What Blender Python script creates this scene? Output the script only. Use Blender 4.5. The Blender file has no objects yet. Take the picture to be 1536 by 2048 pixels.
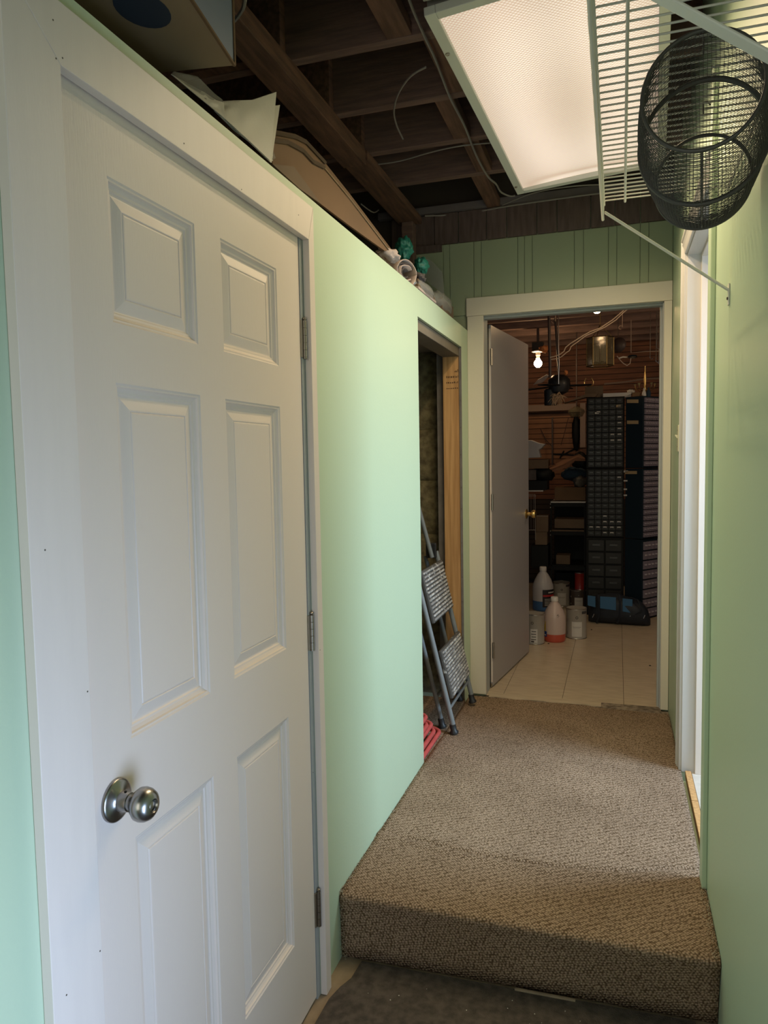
import bpy, math, random
from mathutils import Vector, Matrix, noise
random.seed(7)
scene = bpy.context.scene
COL = scene.collection
PI = math.pi

# ------------------------------------------------------------------ camera
CAM = Vector((0.0, 0.0, 1.455))
FPX, YAW, PIT, ROL = 1442.68, -0.313781, -0.0707127, -0.0174037
_cy, _sy, _cp, _sp, _cr, _sr = math.cos(YAW), math.sin(YAW), math.cos(PIT), math.sin(PIT), math.cos(ROL), math.sin(ROL)
FW = Vector((_sy*_cp, _cy*_cp, _sp)); _rt = Vector((_cy, -_sy, 0)); _up = _rt.cross(FW)
RT = _cr*_rt + _sr*_up; UP = -_sr*_rt + _cr*_up
cd = bpy.data.cameras.new('camera'); cam = bpy.data.objects.new('camera', cd); COL.objects.link(cam)
cam.matrix_world = Matrix(((RT.x, UP.x, -FW.x, CAM.x), (RT.y, UP.y, -FW.y, CAM.y), (RT.z, UP.z, -FW.z, CAM.z), (0, 0, 0, 1)))
cd.sensor_fit = 'HORIZONTAL'; cd.sensor_width = 36; cd.lens = FPX/1536*36; cd.clip_start = 0.02; cd.clip_end = 60
scene.camera = cam

def P(px, py, ax, v):
    """point where the sight line of pixel px,py (1536x2048) meets the plane coordinate[ax] = v"""
    d = FW + RT*((px-768)/FPX) - UP*((py-1024)/FPX)
    return CAM + d*((v-CAM[ax])/d[ax])

# ------------------------------------------------------------------ world, lights, exposure
w = bpy.data.worlds.new('world'); scene.world = w; w.use_nodes = True
w.node_tree.nodes['Background'].inputs[0].default_value = (0.75, 0.85, 1.0, 1)
w.node_tree.nodes['Background'].inputs[1].default_value = 0.35
scene.view_settings.view_transform = 'Standard'; scene.view_settings.look = 'None'
scene.view_settings.exposure = 0.10; scene.view_settings.gamma = 1.0; scene.view_settings.use_curve_mapping = False

def area(name, loc, rot, sx, sy, power, color, spread=PI):
    l = bpy.data.lights.new(name, 'AREA'); l.shape = 'RECTANGLE'; l.size = sx; l.size_y = sy
    l.energy = power; l.color = color; l.spread = spread
    o = bpy.data.objects.new(name, l); COL.objects.link(o); o.location = loc; o.rotation_euler = rot
    return o
# daylight through the doorway on the right (a window of the side room) and through the entrance behind the photographer
area('side_room_window_daylight', (1.55, 2.60, 1.95), (0, math.radians(52), 0), 0.9, 0.7, 27, (0.57, 0.78, 1.0), math.radians(110))
area('entrance_daylight', (0.345, 0.32, 0.62), (0, math.radians(90), 0), 0.8, 0.6, 10.5, (0.50, 0.67, 1.0), math.radians(130))
area('rear_fill_light', (-0.26, -1.95, 1.5), (math.radians(90), 0, 0), 0.95, 2.0, 12, (1.0, 0.93, 0.86))  # soft fill added behind the camera, no known source there
TUBE_POWER = 4.6
TUBE_COLOR = (1.0, 0.77, 0.47)

# ------------------------------------------------------------------ materials
M = {}
def mat(name, color, rough=0.6, metal=0.0, spec=0.5, var=0.0, vscale=8.0, stretch=(1, 1, 1), bump=0.0, bscale=60.0, color2=None, emit=None, alpha=None, trans=0.0, coat=0.0, detail=4.0):
    m = bpy.data.materials.new(name); m.use_nodes = True; nt = m.node_tree; b = nt.nodes['Principled BSDF']
    b.inputs['Base Color'].default_value = (*color, 1); b.inputs['Roughness'].default_value = rough
    b.inputs['Metallic'].default_value = metal; b.inputs['Specular IOR Level'].default_value = spec
    if trans: b.inputs['Transmission Weight'].default_value = trans
    if coat: b.inputs['Coat Weight'].default_value = coat
    if alpha is not None: b.inputs['Alpha'].default_value = alpha
    if emit:
        b.inputs['Emission Color'].default_value = (*emit[0], 1); b.inputs['Emission Strength'].default_value = emit[1]
    if var or color2 or bump:
        tc = nt.nodes.new('ShaderNodeTexCoord'); mp = nt.nodes.new('ShaderNodeMapping'); mp.inputs['Scale'].default_value = stretch
        nt.links.new(tc.outputs['Object'], mp.inputs['Vector'])
    if var or color2:
        n = nt.nodes.new('ShaderNodeTexNoise'); n.inputs['Scale'].default_value = vscale; n.inputs['Detail'].default_value = detail
        nt.links.new(mp.outputs[0], n.inputs['Vector'])
        r = nt.nodes.new('ShaderNodeValToRGB'); nt.links.new(n.outputs[0], r.inputs[0])
        c2 = color2 or tuple(max(0, c*(1-var)) for c in color)
        r.color_ramp.elements[0].color = (*c2, 1); r.color_ramp.elements[1].color = (*color, 1)
        r.color_ramp.elements[0].position = 0.35; r.color_ramp.elements[1].position = 0.65
        nt.links.new(r.outputs[0], b.inputs['Base Color'])
    if bump:
        n2 = nt.nodes.new('ShaderNodeTexNoise'); n2.inputs['Scale'].default_value = bscale; n2.inputs['Detail'].default_value = 3
        nt.links.new(mp.outputs[0], n2.inputs['Vector'])
        bp = nt.nodes.new('ShaderNodeBump'); bp.inputs['Strength'].default_value = bump; bp.inputs['Distance'].default_value = 0.004
        nt.links.new(n2.outputs[0], bp.inputs['Height']); nt.links.new(bp.outputs[0], b.inputs['Normal'])
    M[name] = m
    return m

def carpet_mat():
    m = bpy.data.materials.new('loop_carpet'); m.use_nodes = True; nt = m.node_tree; b = nt.nodes['Principled BSDF']
    N = nt.nodes.new; L = nt.links.new
    b.inputs['Roughness'].default_value = 0.95; b.inputs['Specular IOR Level'].default_value = 0.1
    tc = N('ShaderNodeTexCoord'); mp = N('ShaderNodeMapping')
    mp.inputs['Rotation'].default_value = (math.radians(20), math.radians(12), math.radians(45))
    L(tc.outputs['Object'], mp.inputs['Vector'])
    wn = N('ShaderNodeTexNoise'); wn.inputs['Scale'].default_value = 60; wn.inputs['Detail'].default_value = 2; L(tc.outputs['Object'], wn.inputs['Vector'])
    mx = N('ShaderNodeMixRGB'); mx.blend_type = 'ADD'; mx.inputs[0].default_value = 0.0035; L(mp.outputs[0], mx.inputs[1]); L(wn.outputs['Color'], mx.inputs[2])
    v = N('ShaderNodeTexVoronoi'); v.feature = 'F1'; v.inputs['Scale'].default_value = 150; v.inputs['Randomness'].default_value = 0.45; L(mx.outputs[0], v.inputs['Vector'])
    r = N('ShaderNodeValToRGB'); L(v.outputs['Distance'], r.inputs[0])
    e = r.color_ramp.elements; e[0].position = 0.25; e[0].color = (0.43, 0.31, 0.22, 1); e[1].position = 0.72; e[1].color = (0.10, 0.063, 0.035, 1)
    n = N('ShaderNodeTexNoise'); n.inputs['Scale'].default_value = 3.5; n.inputs['Detail'].default_value = 5; L(tc.outputs['Object'], n.inputs['Vector'])
    r2 = N('ShaderNodeValToRGB'); L(n.outputs[0], r2.inputs[0]); r2.color_ramp.elements[0].position = 0.3; r2.color_ramp.elements[0].color = (0.82, 0.8, 0.78, 1)
    r2.color_ramp.elements[1].position = 0.75; r2.color_ramp.elements[1].color = (1.12, 1.12, 1.12, 1)
    mm = N('ShaderNodeMixRGB'); mm.blend_type = 'MULTIPLY'; mm.inputs[0].default_value = 1; L(r.outputs[0], mm.inputs[1]); L(r2.outputs[0], mm.inputs[2])
    L(mm.outputs[0], b.inputs['Base Color'])
    bp = N('ShaderNodeBump'); bp.invert = True; bp.inputs['Strength'].default_value = 0.9; bp.inputs['Distance'].default_value = 0.004
    L(v.outputs['Distance'], bp.inputs['Height']); L(bp.outputs[0], b.inputs['Normal'])
    M['carpet'] = m
carpet_mat()

def diffuser_mat():
    """prismatic acrylic lens of a lit fluorescent fitting"""
    m = bpy.data.materials.new('lit_prismatic_lens'); m.use_nodes = True; nt = m.node_tree; b = nt.nodes['Principled BSDF']
    N = nt.nodes.new; L = nt.links.new
    tc = N('ShaderNodeTexCoord'); mp = N('ShaderNodeMapping'); mp.inputs['Rotation'].default_value = (0, 0, math.radians(45)); L(tc.outputs['Object'], mp.inputs['Vector'])
    v = N('ShaderNodeTexVoronoi'); v.inputs['Scale'].default_value = 112; v.inputs['Randomness'].default_value = 0.0; L(mp.outputs[0], v.inputs['Vector'])
    r = N('ShaderNodeValToRGB'); L(v.outputs['Distance'], r.inputs[0])
    r.color_ramp.elements[0].position = 0.2; r.color_ramp.elements[0].color = (1.0, 0.84, 0.70, 1)
    r.color_ramp.elements[1].position = 0.62; r.color_ramp.elements[1].color = (0.50, 0.35, 0.26, 1)
    # the two tubes behind the lens make two broader bright bands
    sx = N('ShaderNodeSeparateXYZ'); L(tc.outputs['Object'], sx.inputs[0])
    a = N('ShaderNodeMath'); a.operation = 'MULTIPLY'; a.inputs[1].default_value = 2*PI/0.26; L(sx.outputs[0], a.inputs[0])
    c = N('ShaderNodeMath'); c.operation = 'COSINE'; L(a.outputs[0], c.inputs[0])
    d = N('ShaderNodeMath'); d.operation = 'MULTIPLY_ADD'; d.inputs[1].default_value = -0.06; d.inputs[2].default_value = 0.86; L(c.outputs[0], d.inputs[0])
    b.inputs['Base Color'].default_value = (0.5, 0.45, 0.4, 1); b.inputs['Roughness'].default_value = 0.3
    L(r.outputs[0], b.inputs['Emission Color']); L(d.outputs[0], b.inputs['Emission Strength'])
    M['lens'] = m
diffuser_mat()

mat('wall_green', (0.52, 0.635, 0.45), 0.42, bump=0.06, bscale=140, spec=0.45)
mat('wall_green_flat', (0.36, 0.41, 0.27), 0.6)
mat('trim_cream', (0.74, 0.68, 0.57), 0.45, bump=0.15, bscale=70)
mat('trim_white', (0.80, 0.71, 0.65), 0.38, bump=0.03, bscale=50, stretch=(8, 8, 1), var=0.03, vscale=5)
mat('door_white', (0.78, 0.68, 0.61), 0.42, bump=0.05, bscale=60, stretch=(6, 6, 0.6))
mat('bright_white', (0.60, 0.575, 0.56), 0.35)
mat('jamb_grey', (0.42, 0.44, 0.44), 0.5)
mat('door_grey', (0.36, 0.335, 0.345), 0.33, bump=0.05, bscale=80, stretch=(5, 5, 0.4))
mat('steel', (0.34, 0.33, 0.32), 0.27, 1.0)
mat('nickel', (0.36, 0.32, 0.27), 0.4, 1.0)
mat('brass_dim', (0.22, 0.15, 0.06), 0.45, 1.0)
mat('brass', (0.62, 0.45, 0.18), 0.3, 1.0)
mat('pine', (0.62, 0.36, 0.15), 0.6, color2=(0.45, 0.24, 0.09), vscale=5, stretch=(14, 14, 0.7), bump=0.1, bscale=20)
mat('joist_wood', (0.24, 0.145, 0.115), 0.75, color2=(0.16, 0.10, 0.082), vscale=6, stretch=(1, 10, 10), bump=0.3, bscale=20)
mat('block_wood', (0.22, 0.112, 0.072), 0.75, color2=(0.12, 0.065, 0.042), vscale=6, stretch=(10, 1, 10), bump=0.3, bscale=20)
mat('deck_dark', (0.22, 0.185, 0.185), 0.85, var=0.3, vscale=3)
mat('plank_brown', (0.15, 0.10, 0.088), 0.6, var=0.35, vscale=7, stretch=(8, 8, 1))
mat('cardboard', (0.165, 0.093, 0.043), 0.8, var=0.15, vscale=4)
mat('cardboard_mid', (0.30, 0.21, 0.12), 0.8, var=0.15, vscale=4)
mat('cardboard_edge', (0.10, 0.065, 0.038), 0.9)
mat('cardboard_dark', (0.17, 0.115, 0.07), 0.8, var=0.2, vscale=5)
mat('box_blue', (0.16, 0.20, 0.28), 0.6)
mat('print_blue', (0.025, 0.035, 0.055), 0.7)
mat('foam_white', (0.62, 0.60, 0.53), 0.6, bump=0.2, bscale=60)
mat('plastic_clear', (0.45, 0.45, 0.42), 0.18, alpha=0.45, bump=0.5, bscale=30)
mat('bag_teal', (0.03, 0.22, 0.16), 0.35, bump=0.5, bscale=25)
mat('fabric_pink', (0.52, 0.42, 0.37), 0.9, var=0.12, vscale=30, bump=0.2)
mat('fabric_dark', (0.10, 0.085, 0.08), 0.9, var=0.3, vscale=20)
mat('drywall_raw', (0.20, 0.18, 0.17), 0.9, var=0.2, vscale=20)
mat('insulation', (0.22, 0.185, 0.10), 0.95, color2=(0.10, 0.082, 0.045), vscale=28, bump=1.0, bscale=45, detail=6)
mat('plywood', (0.20, 0.16, 0.11), 0.8, var=0.3, vscale=3)
mat('ladder_grey', (0.22, 0.24, 0.25), 0.45, spec=0.5, var=0.1, vscale=20)
mat('tread', (0.085, 0.08, 0.075), 0.6, color2=(0.50, 0.49, 0.46), vscale=26, detail=6)
mat('tread_rib', (0.30, 0.29, 0.28), 0.7, color2=(0.62, 0.60, 0.57), vscale=34, detail=5)
for k_, (a_r, b_r) in {'tread': (0.36, 0.40), 'tread_rib': (0.42, 0.50)}.items():
    er_ = M[k_].node_tree.nodes['Color Ramp'].color_ramp.elements; er_[0].position = a_r; er_[1].position = b_r
mat('black_plastic', (0.02, 0.02, 0.022), 0.45)
mat('hose_red', (0.52, 0.085, 0.075), 0.5, var=0.15, vscale=30)
mat('mat_dark', (0.105, 0.085, 0.07), 0.97, color2=(0.055, 0.044, 0.037), vscale=45, bump=0.6, bscale=250, detail=8)
mat('floor_wood', (0.36, 0.27, 0.18), 0.8, var=0.35, vscale=14)
mat('speck', (0.65, 0.62, 0.55), 0.8)
mat('fuzz', (0.42, 0.35, 0.25), 0.95)
mat('tile', (0.60, 0.49, 0.36), 0.28, color2=(0.50, 0.40, 0.285), vscale=9, stretch=(1, 4, 1), spec=0.5, detail=8)
mat('tile_grout', (0.10, 0.075, 0.05), 0.9)
mat('tile_white', (0.62, 0.58, 0.52), 0.5, var=0.12, vscale=30)
mat('subfloor', (0.30, 0.24, 0.18), 0.85, color2=(0.10, 0.07, 0.05), vscale=35)
mat('wire_white', (0.72, 0.70, 0.64), 0.35)
mat('mesh_black', (0.075, 0.07, 0.065), 0.5, metal=0.3)
mat('cable_white', (0.30, 0.27, 0.24), 0.5)
mat('fixture_white', (0.55, 0.56, 0.52), 0.4)
mat('fixture_grey', (0.30, 0.28, 0.26), 0.5, var=0.15, vscale=6)
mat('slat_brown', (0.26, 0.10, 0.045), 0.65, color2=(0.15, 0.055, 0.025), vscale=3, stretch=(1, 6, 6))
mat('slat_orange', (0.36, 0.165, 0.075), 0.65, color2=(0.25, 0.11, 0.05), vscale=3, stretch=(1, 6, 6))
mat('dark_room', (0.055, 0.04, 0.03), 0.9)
mat('cabinet_black', (0.010, 0.011, 0.011), 0.6, spec=0.2)
mat('cabinet_blue', (0.05, 0.05, 0.09), 0.5, spec=0.3)
mat('cabinet_navy', (0.006, 0.016, 0.026), 0.6, spec=0.2)
mat('pull_dark', (0.040, 0.040, 0.038), 0.3)
mat('drawer_smoke', (0.026, 0.026, 0.024), 0.4, spec=0.25)
mat('drawer_clear', (0.24, 0.21, 0.26), 0.2, spec=0.7)
mat('pull', (0.50, 0.46, 0.52), 0.25)
mat('paper_label', (0.62, 0.60, 0.56), 0.8)
mat('paper_label_tan', (0.40, 0.30, 0.17), 0.8)
mat('glass_bulb', (1, 0.85, 0.6), 0.3, emit=((1.0, 0.66, 0.34), 110))
mat('glass_bulb_far', (1, 0.85, 0.6), 0.3, emit=((1.0, 0.64, 0.32), 70))
mat('porcelain', (0.75, 0.70, 0.62), 0.3)
mat('glass_dark', (0.16, 0.14, 0.09), 0.1, alpha=0.55)
mat('candle', (0.5, 0.45, 0.3), 0.5)
mat('paint_can', (0.36, 0.335, 0.30), 0.5, var=0.08, vscale=10)
mat('tin', (0.45, 0.42, 0.38), 0.35, 0.9)
mat('can_dark', (0.07, 0.05, 0.04), 0.5)
mat('can_red', (0.30, 0.025, 0.02), 0.35)
mat('jug_plastic', (0.52, 0.50, 0.50), 0.35, var=0.05, vscale=6)
mat('jug_pink', (0.56, 0.44, 0.40), 0.35)
mat('liquid_red', (0.50, 0.085, 0.05), 0.3)
mat('liquid_blue', (0.045, 0.13, 0.30), 0.3)
mat('cap_white', (0.72, 0.68, 0.64), 0.4)
mat('label_black', (0.02, 0.02, 0.025), 0.4)
mat('label_red', (0.45, 0.03, 0.03), 0.5)
mat('label_white', (0.6, 0.58, 0.55), 0.5)
mat('label_yellow', (0.62, 0.42, 0.03), 0.5)
mat('label_blue', (0.02, 0.06, 0.25), 0.5)
mat('mark_dark', (0.05, 0.045, 0.045), 0.7)
mat('mark_grey', (0.28, 0.26, 0.25), 0.7)
mat('stamp', (0.09, 0.05, 0.025), 0.8)
mat('bag_navy', (0.012, 0.018, 0.03), 0.6, var=0.3, vscale=20, bump=0.5, bscale=25)
mat('patch_blue', (0.03, 0.115, 0.24), 0.7)
mat('bag_white', (0.42, 0.41, 0.42), 0.5, bump=0.4, bscale=20)
mat('cloth_brown', (0.30, 0.14, 0.075), 0.9, bump=0.4, bscale=15)
mat('cloth_blue', (0.015, 0.035, 0.06), 0.9)
mat('cloth_grey', (0.16, 0.145, 0.12), 0.9, var=0.5, vscale=18)
mat('pole_dark', (0.06, 0.04, 0.035), 0.5)
mat('post_pale', (0.33, 0.235, 0.185), 0.7)
mat('tassel', (0.52, 0.36, 0.23), 0.8)
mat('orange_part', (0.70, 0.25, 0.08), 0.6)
mat('chrome', (0.7, 0.66, 0.6), 0.2, 1.0)
mat('twine', (0.52, 0.42, 0.34), 0.6)
mat('switch_plate', (0.62, 0.60, 0.45), 0.4)
mat('nail', (0.10, 0.08, 0.06), 0.5)
mat('gap_black', (0.008, 0.008, 0.008), 0.9)

# ------------------------------------------------------------------ helpers
def chain(o):
    m = o.matrix_basis.copy()
    return chain(o.parent) @ m if o.parent else m

class MB:
    def __init__(s): s.v = []; s.f = []
    def add(s, vs, fs):
        n = len(s.v); s.v += [Vector(a) for a in vs]; s.f += [tuple(i+n for i in f) for f in fs]; return s
    def box(s, x0, x1, y0, y1, z0, z1):
        if x0 > x1: x0, x1 = x1, x0
        if y0 > y1: y0, y1 = y1, y0
        if z0 > z1: z0, z1 = z1, z0
        return s.add([(x0,y0,z0),(x1,y0,z0),(x1,y1,z0),(x0,y1,z0),(x0,y0,z1),(x1,y0,z1),(x1,y1,z1),(x0,y1,z1)],
                     [(0,3,2,1),(4,5,6,7),(0,1,5,4),(1,2,6,5),(2,3,7,6),(3,0,4,7)])
    def obox(s, c, ax, h):
        c = Vector(c); a = [Vector(ax[i])*h[i] for i in range(3)]
        vs = [c + a[0]*i + a[1]*j + a[2]*k for k in (-1, 1) for i, j in ((-1,-1),(1,-1),(1,1),(-1,1))]
        return s.add(vs, [(0,3,2,1),(4,5,6,7),(0,1,5,4),(1,2,6,5),(2,3,7,6),(3,0,4,7)])
    def bar(s, p, q, wdt, thk, side=None):
        p, q = Vector(p), Vector(q); d = (q-p).normalized()
        a = Vector(side) if side else (Vector((0,0,1)) if abs(d.z) < .9 else Vector((1,0,0)))
        u = d.cross(a).normalized(); a = u.cross(d)
        return s.obox((p+q)/2, (d, u, a), ((q-p).length/2, wdt/2, thk/2))
    def tube(s, pts, r, n=8, closed=False):
        pts = [Vector(p) for p in pts]; m = len(pts); rs = r if isinstance(r, (list, tuple)) else [r]*m
        base = len(s.v); u = None
        for i, p in enumerate(pts):
            a = pts[(i-1) % m] if (closed or i > 0) else p; b = pts[(i+1) % m] if (closed or i < m-1) else p
            d = (b-a).normalized()
            if u is None:
                u = d.cross(Vector((0,0,1)) if abs(d.z) < .9 else Vector((1,0,0))).normalized()
            u = (u - d*u.dot(d)).normalized(); v = d.cross(u)
            for k in range(n):
                t = 2*PI*k/n; s.v.append(p + (u*math.cos(t) + v*math.sin(t))*rs[i])
        for i in range(m if closed else m-1):
            for k in range(n):
                a = base+i*n+k; b = base+i*n+(k+1) % n; c = base+((i+1) % m)*n+(k+1) % n; d = base+((i+1) % m)*n+k
                s.f.append((a, b, c, d))
        if not closed:
            s.f.append(tuple(base+k for k in reversed(range(n)))); s.f.append(tuple(base+(m-1)*n+k for k in range(n)))
        return s
    def lathe(s, prof, o=(0,0,0), axis=(0,0,1), n=24, arc=None):
        o = Vector(o); w_ = Vector(axis).normalized()
        u = w_.cross(Vector((0,0,1)) if abs(w_.z) < .9 else Vector((1,0,0))).normalized(); v = w_.cross(u)
        base = len(s.v); m = len(prof)
        full = arc is None; cnt = n if full else n+1
        for r, h in prof:
            for k in range(cnt):
                t = 2*PI*k/n if full else arc[0] + (arc[1]-arc[0])*k/n
                s.v.append(o + w_*h + (u*math.cos(t)+v*math.sin(t))*r)
        for i in range(m-1):
            for k in range(n if full else n):
                a = base+i*cnt+k; b = base+i*cnt+(k+1) % cnt; s.f.append((a, b, b+cnt, a+cnt))
        if full:
            if prof[0][0] > 1e-5: s.f.append(tuple(base+k for k in reversed(range(n))))
            if prof[-1][0] > 1e-5: s.f.append(tuple(base+(m-1)*n+k for k in range(n)))
        return s
    def prism(s, poly, d):
        """closed polygon of 3D points thickened by vector d"""
        n = len(poly); poly = [Vector(p) for p in poly]; d = Vector(d)
        return s.add(poly + [p+d for p in poly], [tuple(range(n))[::-1], tuple(range(n, 2*n))] + [(i, (i+1) % n, n+(i+1) % n, n+i) for i in range(n)])
    def grid(s, rows, d=None):
        """rows of 3D points; with d it becomes a thick sheet"""
        R, C = len(rows), len(rows[0]); vs = [Vector(p) for r in rows for p in r]
        fs = [(i*C+j, i*C+j+1, (i+1)*C+j+1, (i+1)*C+j) for i in range(R-1) for j in range(C-1)]
        if d is None: return s.add(vs, fs)
        n = len(vs); d = Vector(d)
        top = [tuple(reversed([k+n for k in f])) for f in fs]
        rim = [i for i in range(C)] + [i*C+C-1 for i in range(1, R)] + [(R-1)*C+j for j in range(C-2, -1, -1)] + [i*C for i in range(R-2, 0, -1)]
        side = [(rim[(k+1) % len(rim)], rim[k], rim[k]+n, rim[(k+1) % len(rim)]+n) for k in range(len(rim))]
        return s.add(vs + [v+d for v in vs], fs + top + side)
    def blob(s, c, rad, amp=0.25, freq=3.0, seed=0, n=14, flat=None):
        c = Vector(c); rows = []
        for i in range(n+1):
            th = PI*i/n; row = []
            for j in range(2*n):
                ph = PI*j/n; d = Vector((math.sin(th)*math.cos(ph), math.sin(th)*math.sin(ph), math.cos(th)))
                k = 1 + amp*noise.noise(d*freq + Vector((seed*3.1, seed, 0))) + amp*.4*noise.noise(d*freq*3 + Vector((seed, 0, seed)))
                p = c + Vector((d.x*rad[0], d.y*rad[1], d.z*rad[2]))*k
                if flat is not None: p.z = max(p.z, flat)
                row.append(p)
            rows.append(row)
        C = 2*n; vs = [p for r in rows for p in r]
        return s.add(vs, [(i*C+j, (i+1)*C+j, (i+1)*C+(j+1) % C, i*C+(j+1) % C) for i in range(n) for j in range(C)])
    def build(s, name, m, parent=None, smooth=False, bevel=0.0, local=False, seg=2):
        vs = s.v
        if parent is not None and not local:
            inv = chain(parent).inverted(); vs = [inv @ v for v in vs]
        me = bpy.data.meshes.new(name); me.from_pydata([tuple(v) for v in vs], [], s.f); me.update()
        me.materials.append(M[m] if isinstance(m, str) else m)
        if smooth:
            for p in me.polygons: p.use_smooth = True
            try: me.set_sharp_from_angle(angle=math.radians(40 if smooth is True else 170))
            except Exception: pass
        o = bpy.data.objects.new(name, me); COL.objects.link(o)
        if parent is not None: o.parent = parent
        if bevel:
            b = o.modifiers.new('bevel', 'BEVEL'); b.width = bevel; b.segments = seg; b.limit_method = 'ANGLE'; b.angle_limit = math.radians(40)
        return o

def tag(o, label=None, cat=None, group=None, kind=None):
    if label: o['label'] = label
    if cat: o['category'] = cat
    if group: o['group'] = group
    if kind: o['kind'] = kind
    return o
def thing(name, label, cat, loc=(0,0,0), rot=(0,0,0), group=None):
    o = bpy.data.objects.new(name, None); COL.objects.link(o); o.empty_display_size = 0.05
    o.location = loc; o.rotation_euler = rot
    return tag(o, label, cat, group)
def struct_root(name, label, cat, loc=(0,0,0)):
    return tag(thing(name, label, cat, loc), kind='structure')
def st(o, label, cat): return tag(o, label, cat, kind='structure')
def dupmesh(o, parent, loc=None):
    c = o.copy(); COL.objects.link(c); c.parent = parent
    if loc is not None: c.location = loc
    return c

XL, XR, YE = -0.766, 0.252, 3.87
ZC0, ZF2 = 0.203, 0.158          # carpet level at the step, floor of the back room
WT = 2.14                        # top of the low left wall

def holed(x0, x1, ys, zs, holes, axis='x'):
    """wall slab from cells; holes = list of (a0,a1,z0,z1)"""
    b = MB()
    A = sorted(set([ys[0], ys[1]] + [h[0] for h in holes] + [h[1] for h in holes]))
    for a0, a1 in zip(A, A[1:]):
        cuts = sorted([(h[2], h[3]) for h in holes if h[0] <= a0 and h[1] >= a1])
        z = zs[0]
        for c0, c1 in cuts + [(zs[1], zs[1])]:
            if c0 - z > 1e-4:
                b.box(x0, x1, a0, a1, z, c0) if axis == 'x' else b.box(a0, a1, x0, x1, z, c0)
            z = max(z, c1)
    return b

# ================================================================== SETTING
# --- left wall (low partition) ---
CL0, CL1, CLT = 2.842, 3.695, 2.031        # closet opening
DY0, DY1, DZ1 = 0.880, 1.712, 2.035        # closet door opening
wl = holed(XL-0.013, XL, (-2.0, YE), (-0.02, WT), [(DY0, DY1+0.0165, -0.02, DZ1), (CL0, CL1, -0.02, CLT)]).build('wall_left', 'wall_green')
st(wl, 'mint green low partition wall on the left with door and closet opening', 'wall')
# raw drywall edge + corner bead on the closet opening
b = MB(); b.box(XL-0.013, XL-0.001, CL1-0.004, CL1-0.0005, 0.17, CLT)
tr = b.build('drywall_edge', 'drywall_raw', wl)
for z in [0.35, 0.52, 0.71, 0.84, 1.02, 1.2, 1.31, 1.48, 1.62, 1.76, 1.9]:
    MB().lathe([(0.0025, 0), (0.0025, 0.0015)], (XL-0.007, CL1-0.004, z), (0, -1, 0), 8).build('nail_head', 'nail', wl)
# --- right wall ---
RO0, RO1, ROT = 2.245, 3.06, 2.225
wr = holed(XR, XR+0.115, (-2.0, YE), (-0.02, 3.0), [(-0.02, 0.66, 0.20, 1.05), (RO0, RO1, ZC0-0.06, ROT)]).build('wall_right', 'wall_green')
st(wr, 'mint green wall on the right carrying the wire shelf', 'wall')
# --- far wall with doorway ---
EO0, EO1, EOT = -0.690, 0.222, 2.222
st(MB().box(-1.9, -1.18, YE, YE+0.12, -0.02, 3.0).build('wall_far_loft', 'dark_room'), 'dark bare wall closing the loft on the left', 'wall')
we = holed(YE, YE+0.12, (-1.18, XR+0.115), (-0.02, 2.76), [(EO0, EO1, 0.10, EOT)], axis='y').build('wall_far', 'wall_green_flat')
MB().box(-1.18, XR+0.115, YE, YE+0.12, 2.7605, 3.0).build('upper_boards', 'dark_room', we)
st(we, 'green panelled wall at the far end around the doorway', 'wall')
gx = [-1.175, -0.895, -0.86, -0.73, -0.69, -0.50, -0.465, -0.425, -0.215, -0.17, -0.05, -0.01, 0.10, 0.14, XR-0.001]
for a, c in zip(gx, gx[1:]):
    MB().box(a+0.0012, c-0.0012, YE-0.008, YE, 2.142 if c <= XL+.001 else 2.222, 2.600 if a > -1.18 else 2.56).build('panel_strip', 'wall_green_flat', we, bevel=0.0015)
px = [-1.18, -1.06, -0.94, -0.81, -0.66, -0.555, -0.40, -0.30, -0.135, -0.02, 0.10, XR-0.001]
for i, (a, c) in enumerate(zip(px, px[1:])):
    MB().box(a+0.0018, c-0.0018, YE-0.018+0.004*(i % 2), YE, 2.603, 2.762).build('plank', 'plank_brown', we, bevel=0.002)
MB().box(-1.30, -0.90, YE-0.03, YE-0.001, 2.565, 2.60).build('ledge_strip', 'plank_brown', we)
MB().box(-1.25, XR, YE-0.035, YE-0.001, 2.765, 2.80).build('top_plate', 'deck_dark', we)
# --- rear wall with entrance behind the photographer ---
wn = holed(-2.0, -2.12, (-2.0, XR+0.115), (-0.02, 3.0), [], axis='y').build('wall_near', 'wall_green')
st(wn, 'green wall behind the camera', 'wall')
# --- loft platform and closet shells ---
st(MB().box(-1.9, XL-0.013, -2.0, YE, WT-0.03, WT).build('floor', 'plywood'), 'plywood loft deck above the closets, holding stored boxes', 'floor')
st(MB().box(-2.0, -1.9, -2.0, YE+0.12, -0.02, 3.0).build('wall_outer', 'deck_dark'), 'dark outer wall behind the loft', 'wall')

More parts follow.
